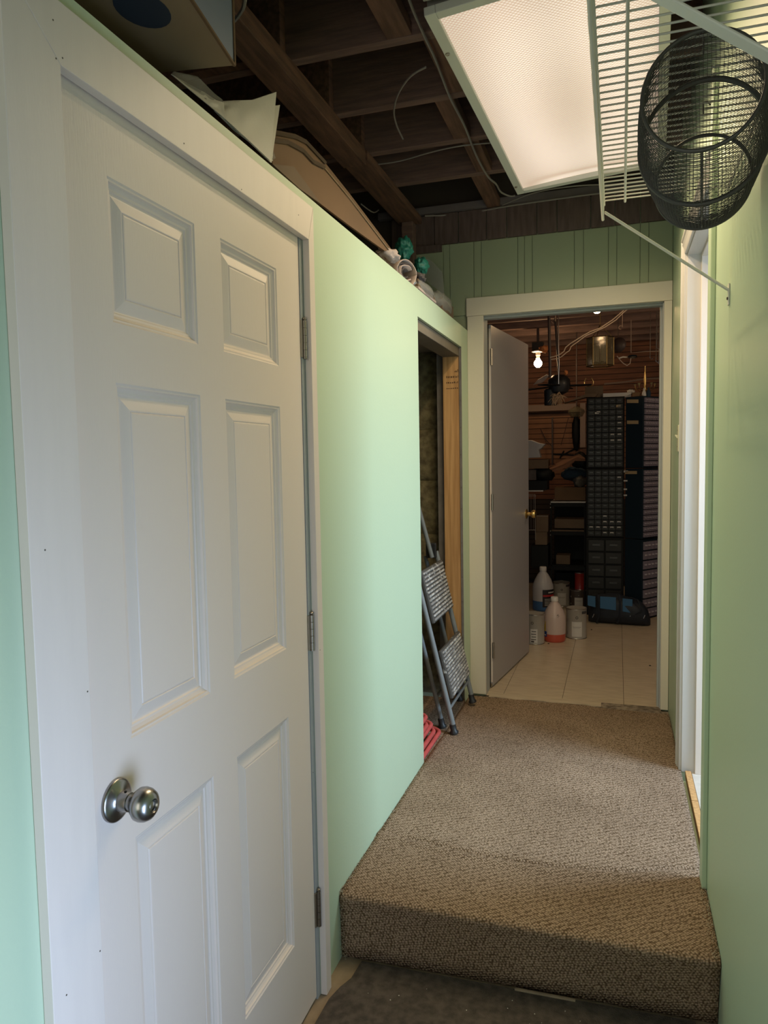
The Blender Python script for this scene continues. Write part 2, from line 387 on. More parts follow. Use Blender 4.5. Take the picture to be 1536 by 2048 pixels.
# --- lower floor and landing rug ---
st(MB().box(-1.9, XR+0.115, -2.0, 1.94, -0.05, 0.0).build('floor', 'floor_wood'), 'bare worn floor at the foot of the step', 'floor')
rug = []
edge = [(-0.70, 1.874), (-0.705, 1.80), (-0.722, 1.76), (-0.735, 1.71), (-0.738, 1.6), (-0.73, 1.3), (-0.72, 0.5), (-0.70, -0.5), (0.19, -0.5), (0.195, 1.0), (0.197, 1.905)]
o = MB().prism([(x, y, 0.0005) for x, y in edge], (0, 0, 0.007)).build('floor_mat', 'mat_dark')
tag(o, 'dark grey-brown felt mat lying at the foot of the carpeted step', 'mat')
b = MB()
for i in range(110):
    x = random.uniform(-0.68, 0.18); y = random.uniform(1.2, 1.85); r = random.uniform(0.0006, 0.0018)
    b.blob((x, y, 0.008), (r, r, r*.6), 0.2, n=3, seed=i)
tag(b.build('plaster_crumbs', 'speck'), 'tiny white plaster crumbs scattered on the dark mat', 'debris', kind='stuff')

# --- carpeted step and hallway floor ---
def zc(x, y):
    z = ZC0 - 0.010*max(0, min(1, (y-1.88)/0.97)) - 0.028*max(0, min(1, (y-2.85)/1.0))
    t = (x-XL)/(XR-XL)
    yc = 2.225 - 0.06*math.sin(PI*min(1, t*1.1)) + (0.05*max(0, t-.8)/.2)
    d = (y-yc)/0.022
    z += 0.006*math.exp(-d*d) - 0.010*math.exp(-((y-yc-0.028)/0.009)**2)*(1 if t > .15 else t/.15)
    z += 0.003*noise.noise(Vector((x*3, y*2.2, 0)))
    return z
xs = [XL+0.001 + (XR-0.003-XL)*i/50 for i in range(51)]
rows = []
for y_, z_ in [(1.884, 0.004), (1.882, 0.05), (1.881, 0.10), (1.878, 0.15), (1.873, 0.175), (1.871, 0.185), (1.873, 0.193), (1.880, 0.199), (1.890, 0.202)]:
    rows.append([(x, y_ + 0.004*noise.noise(Vector((x*6, z_*5, 1))) + 0.035*(x-XL)*(0.2-z_)/0.2, z_ + (0 if z_ < .17 else 0.002*noise.noise(Vector((x*5, 0, 4))))) for x in xs])
ys = [1.90 + (3.815-1.90)*i/360 for i in range(361)]
for y in ys:
    rows.append([(x, y if y < 3.79 else y + 0.012*noise.noise(Vector((x*7, 0, 0))) - 0.03*max(0, (x+0.2)), zc(x, y)) for x in xs])
o = MB().grid(rows).build('hall_carpet', 'carpet', smooth=True)
tag(o, 'brown diagonal-loop carpet wrapped over the step and down the hallway', 'carpet')
sh = o.modifiers.new('thick', 'SOLIDIFY'); sh.thickness = 0.006; sh.offset = -1
st(MB().box(XL+0.001, XR-0.001, 1.941, 3.865, -0.02, 0.155).build('floor', 'subfloor'), 'raised wooden subfloor under the hallway carpet', 'floor')
# closet floor carpet piece
MB().box(-1.45, XL+0.002, CL0+0.002, CL1-0.002, 0.10, 0.186).build('closet_floor', 'carpet', wl)
# frayed pale edge fibres
b = MB()
for i in range(420):
    if i < 170: x, y = XL+random.uniform(0, .010), 1.875 + random.random()**1.5*0.9
    elif i < 300: x, y = XR-random.uniform(0.0, .022), 1.88 + random.random()*0.32
    elif i < 350: x, y = XR-random.uniform(0, .015), 3.1+random.random()*0.7
    else: x, y = XL+random.uniform(0, 0.02), 1.872
    z = zc(x, y) if y > 1.873 else random.uniform(0.0, .2)
    d = Vector((random.uniform(-.5, .5), random.uniform(-1, 1), random.uniform(.1, .8))).normalized()*random.uniform(.003, .009)
    p = Vector((x, y, z+0.001)); b.tube([p, p+d*.6, p+d+Vector((0, 0, -.001))], [.0009, .0006, .0003], 4)
fr_ = b.build('carpet_fray', 'fuzz', bpy.data.objects['hall_carpet']); fr_['kind'] = 'stuff'; fr_['label'] = 'pale frayed edge threads'

# bits at the step foot
tag(MB().bar((-0.26, 1.884, 0.011), (-0.10, 1.888, 0.011), 0.005, 0.006).build('tack_strip', 'floor_wood'), 'thin pale wooden tack strip at the foot of the step', 'strip')

# --- back-room floor: tiles one by one ---
fl = struct_root('floor', 'beige square floor tiles of the back room', 'floor', (0, 4.0, ZF2))
MB().box(-2.6, 2.2, YE+0.02, 7.7, 0.0, ZF2-0.002).build('tile_base', 'tile_grout', fl)
tm = None
for j in range(12):
    for i in range(-8, 7):
        x0 = 0.038 + i*0.3155; y0 = 3.862 - 0.0955 + 0.004 + j*0.3155
        if j == 0: ya, yb = 3.875, y0+0.3150
        else: ya, yb = y0, y0+0.3150
        if yb > 7.6: continue
        if j == 0:
            MB().box(x0, x0+0.3130, ya, yb-0.0022, ZF2-0.003, ZF2).build('tile', 'tile', fl)
        else:
            if tm is None:
                tm = MB().box(0, 0.3130, 0, 0.3130, -0.003, 0).build('tile', 'tile', fl, local=True); q = tm
            else: q = dupmesh(tm, fl)
            q.location = (x0, y0-4.0, random.uniform(-.0004, .0003))
# torn threshold: chipped tile edge, subfloor strip
thr = struct_root('trim_5', 'worn wooden threshold where carpet meets the tiles', 'trim', (0, 3.84, 0.158))
b = MB()
pts = []
for i in range(25):
    x = -0.66 + i*0.0365; pts.append((x, 3.803 + 0.010*noise.noise(Vector((x*9, 3, 0))) - 0.030*max(0, x+.2), 0.1665))
b.grid([pts, [(x, 3.885, 0.1655) for x, y, z in pts]], (0, 0, -0.006)).build('threshold_board', 'subfloor', thr)
pts2 = [(x, y+0.018+0.010*noise.noise(Vector((x*14, 7, 0))), 0.169) for x, y, z in pts[:17]]
MB().grid([pts2, [(x, 3.886, 0.169) for x, y, z in pts2]], (0, 0, -0.003)).build('tile_edge', 'tile', thr)

# side room beyond the right doorway
sr = st(MB().box(XR+0.038, 1.9, 2.0, 3.6, 0.10, 0.183).build('floor', 'tile_white'), 'pale speckled floor of the bright side room', 'floor')
t6 = struct_root('trim_6', 'bare wood threshold strips in the right doorway', 'trim', (0.27, 2.6, 0.18))
for a, c in ((2.255, 2.50), (2.504, 2.78), (2.784, 3.045)):
    MB().box(XR+0.012, XR+0.034, a, c, 0.168, 0.194).build('threshold_strip', 'pine', t6, bevel=0.0015)
st(MB().box(XR+0.115, 1.9, 3.6, 3.7, 0.1, 2.6).build('wall_side', 'trim_white'), 'white wall of the side room', 'wall')
st(MB().box(XR+0.115, 1.9, 1.9, 2.0, 0.1, 2.6).build('wall_side', 'trim_white'), 'white near wall of the side room', 'wall')
st(MB().box(XR+0.115, 1.9, 1.9, 3.7, 2.6, 2.65).build('ceiling', 'trim_white'), 'white ceiling of the side room', 'ceiling')

# ------------------------------------------------------------------ ceiling of the hallway
ce = struct_root('ceiling', 'dark open joist ceiling above the hallway', 'ceiling', (0, 2, 3.0))
MB().box(-2.0, XR+0.115, -2.0, YE+0.12, 3.0, 3.03).build('ceiling_deck', 'deck_dark', ce)
JY = [-0.9, -0.1, 0.65, 1.07, 1.46, 1.86, 2.24, 2.63, 3.0, 3.37]
for y in JY:
    MB().box(-1.9, XR, y, y+0.04, 2.76, 3.0).build('joist', 'joist_wood', ce, bevel=0.002)
for (x0, x1, y0, y1) in ((-0.69, -0.61, 1.90, 2.24), (-0.585, -0.505, 2.28, 2.63), (-0.645, -0.575, 2.67, 3.0), (-0.655, -0.585, 3.41, 3.85), (-0.62, -0.55, 3.04, 3.37), (-0.42, -0.34, 1.50, 1.86)):
    MB().box(x0, x1, y0, y1, 2.762, 2.80).build('blocking', 'block_wood', ce, bevel=0.002)
for (y, xr) in ((1.86, -0.98), (2.24, P(562, 130, 1, 2.2).x), (2.63, P(660, 235, 1, 2.59).x), (3.0, P(724, 300, 1, 2.96).x)):
    MB().box(-1.9, xr, y-0.041, y-0.001, 2.761, 2.99).build('joist_lap', 'block_wood', ce, bevel=0.002)
# main beam carrying the joists, in two lengths
zbm = 2.695
xa, xb2 = P(690, 340, 2, zbm).x, P(728, 326, 2, zbm).x; ye_ = P(710, 334, 2, zbm).y
MB().box(xa, xb2, -2.0, ye_, zbm, 2.758).build('beam', 'block_wood', ce, bevel=0.003)
xa2, xb3 = P(700, 346, 2, 2.72).x, P(748, 334, 2, 2.72).x
MB().box(xa2, xb3, ye_+0.004, 3.85, 2.72, 2.758).build('beam', 'block_wood', ce, bevel=0.003)
MB().box(-1.10, -1.04, 3.78, 3.85, 2.15, 2.719).build('beam_post', 'joist_wood', ce, bevel=0.002)
MB().box(-1.45, -1.40, -1.0, 3.85, 2.62, 2.70).build('purlin', 'joist_wood', ce)

# ------------------------------------------------------------------ white six-panel door, left
d1 = struct_root('door_1', 'white six-panel closet door with satin steel knob', 'door', (XL, 0.89, 0.0))
DX = XL-0.002
PY = [(0.982, 1.229), (1.323, 1.576)]; PZ = [(1.684, 1.911), (1.001, 1.588), (0.240, 0.831)]
b = MB()
ysg = [DY0+0.004, PY[0][0], PY[0][1], PY[1][0], PY[1][1], DY1-0.010]; zsg = [0.012, PZ[2][0], PZ[2][1], PZ[1][0], PZ[1][1], PZ[0][0], PZ[0][1], DZ1-0.012]
for i in range(5):
    for j in range(7):
        if i in (1, 3) and j in (1, 3, 5): continue
        y0, y1, z0, z1 = ysg[i], ysg[i+1], zsg[j], zsg[j+1]
        b.add([(DX, y0, z0), (DX, y1, z0), (DX, y1, z1), (DX, y0, z1)], [(0, 1, 2, 3)])
b.box(DX-0.036, DX-0.016, ysg[0], ysg[-1], zsg[0], zsg[-1])
for y in (ysg[0], ysg[-1]): b.add([(DX, y, zsg[0]), (DX, y, zsg[-1]), (DX-.036, y, zsg[-1]), (DX-.036, y, zsg[0])], [(0, 1, 2, 3)])
for z in (zsg[0], zsg[-1]): b.add([(DX, ysg[0], z), (DX, ysg[-1], z), (DX-.036, ysg[-1], z), (DX-.036, ysg[0], z)], [(0, 1, 2, 3)])
slab = b.build('door_slab', 'door_white', d1)
prof = [(0, 0), (0.003, -0.0022), (0.006, -0.0026), (0.008, -0.0062), (0.013, -0.0095), (0.017, -0.0102), (0.019, -0.0126), (0.0215, -0.0130), (0.0235, -0.0126), (0.0405, -0.0076), (0.0425, -0.0074), (0.0440, -0.0090), (0.0458, -0.0074), (0.048, -0.0070)]
for (y0, y1) in PY:
    for (z0, z1) in PZ:
        b = MB(); vs = []; fs = []
        for o_, d_ in prof: vs += [(DX+d_, y0+o_, z0+o_), (DX+d_, y1-o_, z0+o_), (DX+d_, y1-o_, z1-o_), (DX+d_, y0+o_, z1-o_)]
        for k in range(len(prof)-1):
            for e in range(4): fs.append((4*k+e, 4*k+(e+1) % 4, 4*k+4+(e+1) % 4, 4*k+4+e))
        k = 4*(len(prof)-1); fs.append((k, k+1, k+2, k+3))
        b.add(vs, fs).build('door_panel', 'door_white', d1)
# knob
kc = P(231, 1600, 0, DX)
kn = MB().lathe([(0.0345, 0.0), (0.0345, 0.004), (0.033, 0.006), (0.030, 0.007), (0.020, 0.010), (0.0165, 0.013), (0.0155, 0.026), (0.0150, 0.028)], kc, (1, 0, 0), 48).build('rose', 'steel', d1, smooth=True)
kb = MB().lathe([(0.0135, 0.028), (0.0130, 0.034), (0.0150, 0.037), (0.0215, 0.041), (0.0262, 0.047), (0.0272, 0.053), (0.0262, 0.060), (0.0225, 0.067), (0.0165, 0.0715), (0.0110, 0.0725), (0.0095, 0.0700), (0.0090, 0.0670), (0.0, 0.0668)], kc, (1, 0, 0), 48).build('knob', 'steel', d1, smooth=True)
MB().lathe([(0.0062, 0.0665), (0.0062, 0.0690), (0.0048, 0.0700), (0.0, 0.0700)], kc, (1, 0, 0), 20).build('lock_cylinder', 'nickel', kb, smooth=True)
MB().lathe([(0.0022, 0.0), (0.0022, 0.0008)], kc+Vector((0.020, 0.0, 0.0163)), (0, 0, 1), 10).build('pin_hole', 'gap_black', kn)
MB().box(DX-.008, DX+0.0005, DY0-.002, DY0+.0035, 0.83, 0.872).build('strike_lip', 'nickel', d1)
# hinges
for (z0, z1) in ((1.722, 1.815), (0.963, 1.055), (0.205, 0.300)):
    yk = 1.7185
    h = MB(); h.box(DX-0.004, DX+0.0035, 1.703, yk, z0, z1)
    ho = h.build('hinge', 'nickel', d1, bevel=0.0006)
    n = 5
    for k in range(n):
        a = z0 + (z1-z0)*k/n; c = z0 + (z1-z0)*(k+1)/n
        MB().lathe([(0.0058, 0.0005), (0.0058, c-a-0.0005)], (DX+0.0055, yk, a), (0, 0, 1), 12).build('knuckle', 'nickel', ho, smooth=True)
    MB().lathe([(0.003, -0.004), (0.0062, -0.003), (0.0062, 0), (0.003, 0), (0.003, z1-z0), (0.0035, z1-z0+.002), (0.0060, z1-z0+0.004), (0.0060, z1-z0+0.006), (0.003, z1-z0+.0085)], (DX+0.0055, yk, z0), (0, 0, 1), 12).build('hinge_pin', 'nickel', ho, smooth=True)
# jamb behind
j1 = struct_root('trim_1', 'white painted casing boards around the six-panel door', 'trim', (XL, 1.3, 0))
CX = XL+0.018
ci0 = P(122, 700, 0, CX).y; ci0 = 0.868; co0 = ci0-0.102
ci1 = 1.7265; co1 = P(640, 1000, 0, CX).y
hz0 = P(122, 130, 0, CX).z; hz1 = P(625, 415, 0, CX).z
hz0 = 2.018; 
g = 0.0008
MB().prism([(CX, co0, 0.001), (CX, ci0, 0.001), (CX, ci0, hz0), (CX, co0, hz1)], (-0.0175, 0, 0)).build('casing_board', 'trim_white', j1, bevel=0.001)
MB().prism([(CX, co1, 0.001), (CX, co1, hz1), (CX, ci1, hz0), (CX, ci1, 0.001)], (-0.0175, 0, 0)).build('casing_board', 'trim_white', j1, bevel=0.001)
MB().prism([(CX, co0+g, hz1), (CX, ci0+g, hz0), (CX, ci1-g, hz0), (CX, co1-g, hz1)], (-0.0175, 0, 0)).build('casing_board', 'trim_white', j1, bevel=0.001)
# jamb liner
jb = MB(); jb.box(XL-0.10, XL-0.0002, DY0-0.016, DY0+0.0, 0, DZ1); jb.box(XL-0.10, XL-0.0010, DY1-0.0045, DY1+0.016, 0, DZ1); jb.box(XL-0.10, XL-0.0002, DY0, DY1, DZ1-0.0065, DZ1+0.01)
jb.box(XL-0.055, XL-0.040, DY0, DY0+.02, 0, DZ1)
jb.build('jamb', 'jamb_grey', j1)
for (pxx, pyy) in ((112, 117), (125, 116), (368, 287), (90, 1100), (175, 1383), (133, 1990), (200, 1902), (597, 430), (616, 720), (483, 379), (106, 40), (626, 1545), (640, 1300)):
    q = P(pxx, pyy, 0, CX); MB().lathe([(0.0014, 0), (0.0012, 0.0005)], q, (1, 0, 0), 8).build('nail_hole', 'nail', j1)

# ------------------------------------------------------------------ closet interior, stud, batts
MB().box(-1.5, XL-0.0131, CL0-0.20, CL1+.12, 2.031, 2.06).build('closet_ceiling', 'plywood', wl)
MB().box(-1.5, -1.45, CL0-0.2, CL1+.12, 0.1, 2.031).build('closet_back', 'insulation', wl)
MB().box(-1.45, XL-0.0131, CL0-0.22, CL0-0.20, 0.1, 2.031).build('closet_side', 'plywood', wl)
MB().box(-0.866, -0.779, CL1+0.001, CL1+0.040, 0.16, 2.028).build('stud', 'pine', wl, bevel=0.002)
MB().box(-0.866, XL-0.0135, CL0, CL1+0.04, 1.985, 2.030).build('header', 'plywood', wl, bevel=0.002)
MB().box(-0.905, -0.868, CL1+0.030, CL1+0.06, 0.16, 2.028).build('stud_shadow_strip', 'drywall_raw', wl)  # solid grey strip painted in for the shade beside the stud
# ink stamp on the stud
b = MB()
random.seed(3)
for r in range(4):
    z = 1.905 - r*0.028; x = -0.846
    while x < -0.785:
        wd = random.uniform(0.003, 0.008); hh = (0.014, 0.012, 0.009, 0.006)[r]
        if r > 0 or x > -0.81: b.box(x, x+wd*.75, CL1-0.0002, CL1+0.001, z, z+hh*random.uniform(.4, 1))
        x += wd+0.003
b.build('ink_stamp', 'stamp', wl)
zz = [0.17, 0.62, 1.055, 1.345, 1.62, 2.03]
for k, (a, c) in enumerate(zip(zz, zz[1:])):
    rows = []
    for i in range(13):
        rows.append([(-1.45 + 0.575*j/20, 3.80 - 0.020*(math.sin(PI*i/12)**.4) + 0.010*noise.noise(Vector((j*.6, i*.7, k*5))), a + (c-a)*i/12) for j in range(21)])
    MB().grid(rows, (0, 0.04, 0)).build('insulation_batt', 'insulation', wl, smooth=True)

# ------------------------------------------------------------------ far doorway casing and door
t2 = struct_root('trim_2', 'cream painted casing boards around the far doorway', 'trim', (0, YE, 0))
yc_ = YE-0.020
MB().box(-0.766, -0.680, yc_, YE-0.0005, 0.168, 2.213).build('casing_board', 'trim_cream', t2, bevel=0.002)
MB().box(0.2130, 0.2500, yc_, YE-0.0005, 0.165, 2.213).build('casing_board', 'trim_cream', t2, bevel=0.002)
MB().prism([(-0.770, yc_-.002, 2.2135), (0.2505, yc_-.002, 2.2135), (0.2505, yc_-.002, 2.308), (-0.770, yc_-.002, 2.308)], (0, 0.0205, 0)).build('casing_board', 'trim_cream', t2, bevel=0.002)
jb = MB(); jb.box(EO0, EO0+0.0085, YE, YE+0.12, ZF2, EOT); jb.box(EO1-0.014, EO1, YE, YE+0.12, ZF2, EOT); jb.box(EO0, EO1, YE, YE+0.12, EOT-0.012, EOT)
jb.box(EO1-0.024, EO1-.014, YE+0.045, YE+0.08, ZF2, EOT)
jb.box(EO0, EO1, YE+0.02, YE+0.05, EOT-0.022, EOT-.012)
jb.build('jamb', 'jamb_grey', t2)
p0, p1 = Vector((-0.667, 4.010, 0)), Vector((-0.556, 4.800, 0)); dd = (p1-p0).normalized(); ang = math.atan2(dd.y, dd.x)
d2 = struct_root('door_2', 'flat grey-painted door standing open into the back room', 'door', (p0.x, p0.y, ZF2+0.012))
d2.rotation_euler = (0, 0, ang)
Ld = (p1-p0).length
MB().box(0, Ld, 0, 0.036, 0, 2.02).build('door_slab', 'door_grey', d2, bevel=0.0015, local=True)
MB().box(-0.0015, 0.0003, 0.001, 0.035, 0.02, 2.0).build('hinge_edge', 'door_white', d2, local=True)
MB().lathe([(0.031, 0), (0.031, 0.004), (0.024, 0.008), (0.012, 0.012), (0.011, 0.028), (0.017, 0.034), (0.026, 0.042), (0.027, 0.052), (0.022, 0.062), (0.012, 0.066), (0.0, 0.066)], (Ld-0.062, 0, 0.925), (0, -1, 0), 24).build('knob', 'brass', d2, smooth=True, local=True)
for z in (0.16, 1.0, 1.80):
    MB().lathe([(0.006, 0), (0.006, 0.09)], (-0.004, -0.004, z), (0, 0, 1), 8).build('hinge', 'nickel', d2, local=True)
MB().box(-0.0018, 0.004, 0.004, 0.032, -0.008, 0.012).build('worn_corner', 'floor_wood', d2, local=True)
MB().box(-0.6813, -0.6770, 3.992, 3.996, ZF2+.01, 2.19).build('door_gap_strip', 'gap_black', t2)  # black strip painted in as the dark gap between jamb and door

# ------------------------------------------------------------------ right doorway trim
t3 = struct_root('trim_3', 'white moulded casing and jamb of the right doorway', 'trim', (XR, 3.1, 0))
# moulded casing profile on the far side: (y outward from opening, x towards the hall)
pf = [(0.0, 0.0), (0.0, 0.010), (0.006, 0.012), (0.010, 0.009), (0.030, 0.013), (0.042, 0.017), (0.050, 0.013), (0.058, 0.019), (0.066, 0.019), (0.068, 0.0)]
o_ = 0.006
b = MB(); n = len(pf)
v1 = [(XR-h, RO1+o_+s_, ZC0-0.03) for s_, h in pf]; v2 = [(XR-h, RO1+o_+s_, ROT+o_+s_) for s_, h in pf]
b.add(v1+v2, [tuple(range(n))[::-1]] + [(i, (i+1) % n, n+(i+1) % n, n+i) for i in range(n)])
b.build('casing_moulding', 'bright_white', t3)
b = MB(); v3 = [(XR-h, RO0-o_-0.03, ROT+o_+s_) for s_, h in pf]
b.add(v2+v3, [tuple(range(n, 2*n))] + [(i, (i+1) % n, n+(i+1) % n, n+i) for i in range(n)])
b.build('casing_moulding', 'bright_white', t3)
MB().box(XR-0.0005, XR+0.115, RO1-0.002, RO1+0.012, ZC0-0.02, ROT).build('jamb', 'bright_white', t3)
MB().box(XR+0.048, XR+0.082, RO1-0.016, RO1-0.002, ZC0-0.02, ROT-.002).build('door_stop', 'trim_white', t3, bevel=0.002)
MB().box(XR-0.0005, XR+0.115, RO0, RO1, ROT-0.002, ROT+0.012).build('jamb_head', 'bright_white', t3)
MB().box(XR+0.048, XR+0.082, RO0+.01, RO1-.016, ROT-0.014, ROT-.002).build('door_stop', 'trim_white', t3, bevel=0.002)
st(MB().box(XR-0.014, XR+0.0, 2.190, 2.250, ZC0-0.003, 2.50).build('trim_4', 'wall_green', bevel=0.003), 'green painted edge board on the near side of the right doorway', 'trim')

# light switch
q = P(1358, 875, 0, XR)
sw = thing('light_switch', 'cream light switch plate on the right wall near the far doorway', 'switch', (XR, 3.39, 1.53))
MB().box(XR-0.006, XR-0.0003, 3.355, 3.425, 1.473, 1.588).build('switch_plate', 'switch_plate', sw, bevel=0.002)
MB().prism([(XR-0.006, 3.385, 1.530), (XR-0.016, 3.385, 1.541), (XR-0.016, 3.385, 1.547), (XR-0.006, 3.385, 1.545)], (0, 0.010, 0)).build('toggle', 'switch_plate', sw)
for z in (1.495, 1.566): MB().lathe([(0.003, 0), (0.002, 0.0012)], (XR-0.006, 3.39, z), (-1, 0, 0), 8).build('screw', 'nickel', sw)

# ------------------------------------------------------------------ fluorescent fitting
FLp = P(1035, 390, 2, 2.585); FRp = P(1331, 331, 2, 2.62); NLp = P(848, 33, 2, 2.585)
vy = (FLp-NLp); LENF = vy.length; vy.normalize(); vx = (FRp-FLp); vx = (vx - vy*vx.dot(vy)); vx_raw = (FRp-FLp)
WF = vx.length; vx.normalize(); vz = vx.cross(vy)
cen = NLp + vy*LENF/2 + vx*WF/2
fx = thing('ceiling_light', 'large fluorescent ceiling light with glowing prismatic panel and grey-green frame', 'light')
fx.matrix_basis = Matrix(((vx.x, vy.x, vz.x, cen.x), (vx.y, vy.y, vz.y, cen.y), (vx.z, vy.z, vz.z, cen.z), (0, 0, 0, 1)))
hw, hl = WF/2, LENF/2; fr = 0.030
skew = lambda x: (vx_raw.dot(vy))*(x+hw)/WF      # far end is cut very slightly out of square
def fbox(x0, x1, y0, y1, z0, z1):
    b = MB(); k = 1 if y0 > 0 else 0
    b.box(x0, x1, y0, y1, z0, z1)
    return b
FB = fbox(-hw, -hw+fr, -hl, hl, 0, 0.022); FB.build('frame_rail', 'fixture_white', fx, local=True, bevel=0.002)
fbox(hw-fr, hw, -hl, hl, 0, 0.022).build('frame_rail', 'fixture_white', fx, local=True, bevel=0.002)
fbox(-hw+fr, hw-fr, hl-fr, hl, 0, 0.022).build('frame_rail', 'fixture_white', fx, local=True, bevel=0.002)
fbox(-hw+fr, hw-fr, -hl, -hl+fr, 0, 0.022).build('frame_rail', 'fixture_white', fx, local=True, bevel=0.002)
hb = MB(); hb.box(-hw+.008, -hw+.012, -hl+.008, hl-.008, .022, .10); hb.box(hw-.012, hw-.008, -hl+.008, hl-.008, .022, .10); hb.box(-hw+.012, hw-.012, hl-.012, hl-.008, .022, .10); hb.box(-hw+.012, hw-.012, -hl+.008, -hl+.012, .022, .10); hb.box(-hw+.008, hw-.008, -hl+.008, hl-.008, .10, .104)
hb.build('housing', 'fixture_grey', fx, local=True)
rows = []
for i in range(41):
    y = -hl+fr-0.002 + (2*hl-2*fr+0.004)*i/40; row = []
    for j in range(31):
        x = -hw+fr-0.002 + (2*hw-2*fr+0.004)*j/30
        u = j/30; v = i/40
        sag = -0.006*math.sin(PI*u)*math.sin(PI*v) + 0.008*math.exp(-((v-1)/0.05)**2)*math.sin(PI*u)
        row.append((x, y, 0.012+sag))
    rows.append(row)
MB().grid(rows).build('lens_panel', 'lens', fx, smooth=True, local=True)
for y in (-hl*0.72, hl*0.86):
    MB().lathe([(0.006, 0), (0.006, 0.003), (0.003, 0.005)], (-hw+0.010, y, 0), (0, 0, -1), 10).build('latch_screw', 'nickel', fx, local=True, smooth=True)
# light given by the two tubes
for i in range(2):
    for k in range(8):
        l = bpy.data.lights.new('fluorescent_tube_light', 'SPOT'); l.energy = TUBE_POWER; l.color = TUBE_COLOR
        l.shadow_soft_size = 0.0; l.spot_size = math.radians(166); l.spot_blend = 1.0
        o = bpy.data.objects.new('fluorescent_tube_light', l); COL.objects.link(o); o.parent = fx
        o.location = ((-0.13, 0.13)[i], -hl + 2*hl*(k+0.5)/8, -0.012)
# grey sheet-metal channel of the neighbouring fitting
ch = thing('metal_channel', 'grey sheet-metal housing above the near end of the ceiling light', 'housing', (-0.2, 1.7, 2.63))
MB().box(-0.475, 0.13, 1.45, NLp.y-0.012, 2.612, 2.70).build('channel_body', 'fixture_grey', ch, bevel=0.003)
MB().lathe([(0.005, 0), (0.004, 0.002)], (-0.44, 1.82, 2.612), (0, 0, -1), 8).build('screw', 'nail', ch)

def cable(name, pxs, r, m, label, z=None, ax=2, cat='cable'):
    pts = []
    for k in range(len(pxs)-1):
        for s_ in range(5):
            t = s_/5
            a0 = Vector(pxs[max(k-1, 0)]); a1 = Vector(pxs[k]); a2 = Vector(pxs[k+1]); a3 = Vector(pxs[min(k+2, len(pxs)-1)])
            q = 0.5*((2*a1) + (-a0+a2)*t + (2*a0-5*a1+4*a2-a3)*t*t + (-a0+3*a1-3*a2+a3)*t**3); pts.append(q)
    pts.append(Vector(pxs[-1]))
    return tag(MB().tube([P(q[0], q[1], ax, z if len(q) < 3 else q[2]) for q in pts], r, 6).build(name, m, smooth=True), label, cat)
cable('electric_cable', [(800, -60), (822, 10), (850, 75), (871, 120), (900, 195), (928, 250), (952, 310), (975, 352), (992, 368), (1002, 384), (1020, 392), (1030, 391)], 0.0045, 'cable_white', 'pale cable running along the left side of the ceiling light', 2.745)
cable('electric_cable', [(852, 134), (822, 152), (798, 185), (788, 220), (793, 250), (806, 278)], 0.0035, 'cable_white', 'thin dusty cable curling down between the dark joists', 2.74)
cable('electric_cable', [(492, -30), (488, 10), (478, 30), (462, 48)], 0.005, 'cable_white', 'short pale cable beside the blue-sided box at the top', 2.55)
cable('electric_cable', [(745, 330), (800, 322), (860, 305), (920, 292), (990, 285)], 0.003, 'cable_white', 'thin cable stapled across the joist left of the light', 2.755)
cable('electric_cable', [(850, 432), (930, 428), (1000, 415), (1100, 400), (1210, 385), (1300, 372)], 0.004, 'cable_white', 'dark cable running above the brown planks at the far wall', 2.752)
cable('electric_cable', [(722, 408), (735, 418), (748, 425), (757, 420)], 0.003, 'cable_white', 'small loop of cable in the dark loft behind the cardboard', -1.15, ax=0)
cable('electric_cable', [(1005, 410), (1070, 385), (1150, 372), (1240, 368)], 0.0035, 'cable_white', 'thin cable crossing beyond the far end of the ceiling light', 2.755)

# ------------------------------------------------------------------ wire shelf on the right
ZS = 2.09; XF = -0.036
sh = thing('wire_shelf', 'white ventilated wire shelf on two braces, fixed to the right wall', 'shelf', (XR, 1.2, ZS))
wire0 = None
k = 0; y = 1.925
while y > 0.35:
    if wire0 is None:
        wire0 = MB().tube([(XR-0.004, y, ZS), (XF+0.004, y, ZS), (XF, y, ZS-0.004), (XF-0.001, y, ZS-0.034)], 0.0017, 6).build('deck_wire', 'wire_white', sh, smooth=True)
    else:
        dupmesh(wire0, sh, (0, -0.0254*k, 0))
    k += 1; y -= 0.0254
MB().tube([(XF, 0.33, ZS-0.004), (XF, 1.945, ZS-0.004)], 0.0030, 8).build('front_rod', 'wire_white', sh, smooth=True)
MB().tube([(XF-0.003, 0.33, ZS-0.036), (XF-0.003, 1.955, ZS-0.036), (XF-0.003, 1.962, ZS-0.034)], 0.0036, 8).build('lip_rod', 'wire_white', sh, smooth=True)
MB().tube([(0.006, 0.33, ZS-0.0045), (0.014, 1.935, ZS-0.0045)], 0.0028, 8).build('support_rod', 'wire_white', sh, smooth=True)
MB().tube([(XR-0.006, 0.33, ZS-0.0045), (XR-0.006, 1.935, ZS-0.0045)], 0.0028, 8).build('wall_rod', 'wire_white', sh, smooth=True)
for yb in (1.925, 0.965):
    br = MB().bar((XF+0.002, yb, ZS-0.028), (XR-0.003, yb, 1.848), 0.0165 if yb > 1 else 0.024, 0.004, (1, 0, 1)).build('brace', 'wire_white', sh, bevel=0.0015)
    MB().box(XR-0.0035, XR-0.0003, yb-0.009, yb+0.009, 1.812, 1.862).build('brace_foot', 'wire_white', br, bevel=0.001)
    MB().lathe([(0.004, 0), (0.003, 0.003)], (XR-0.0035, yb, 1.828), (-1, 0, 0), 10).build('screw', 'nail', br)

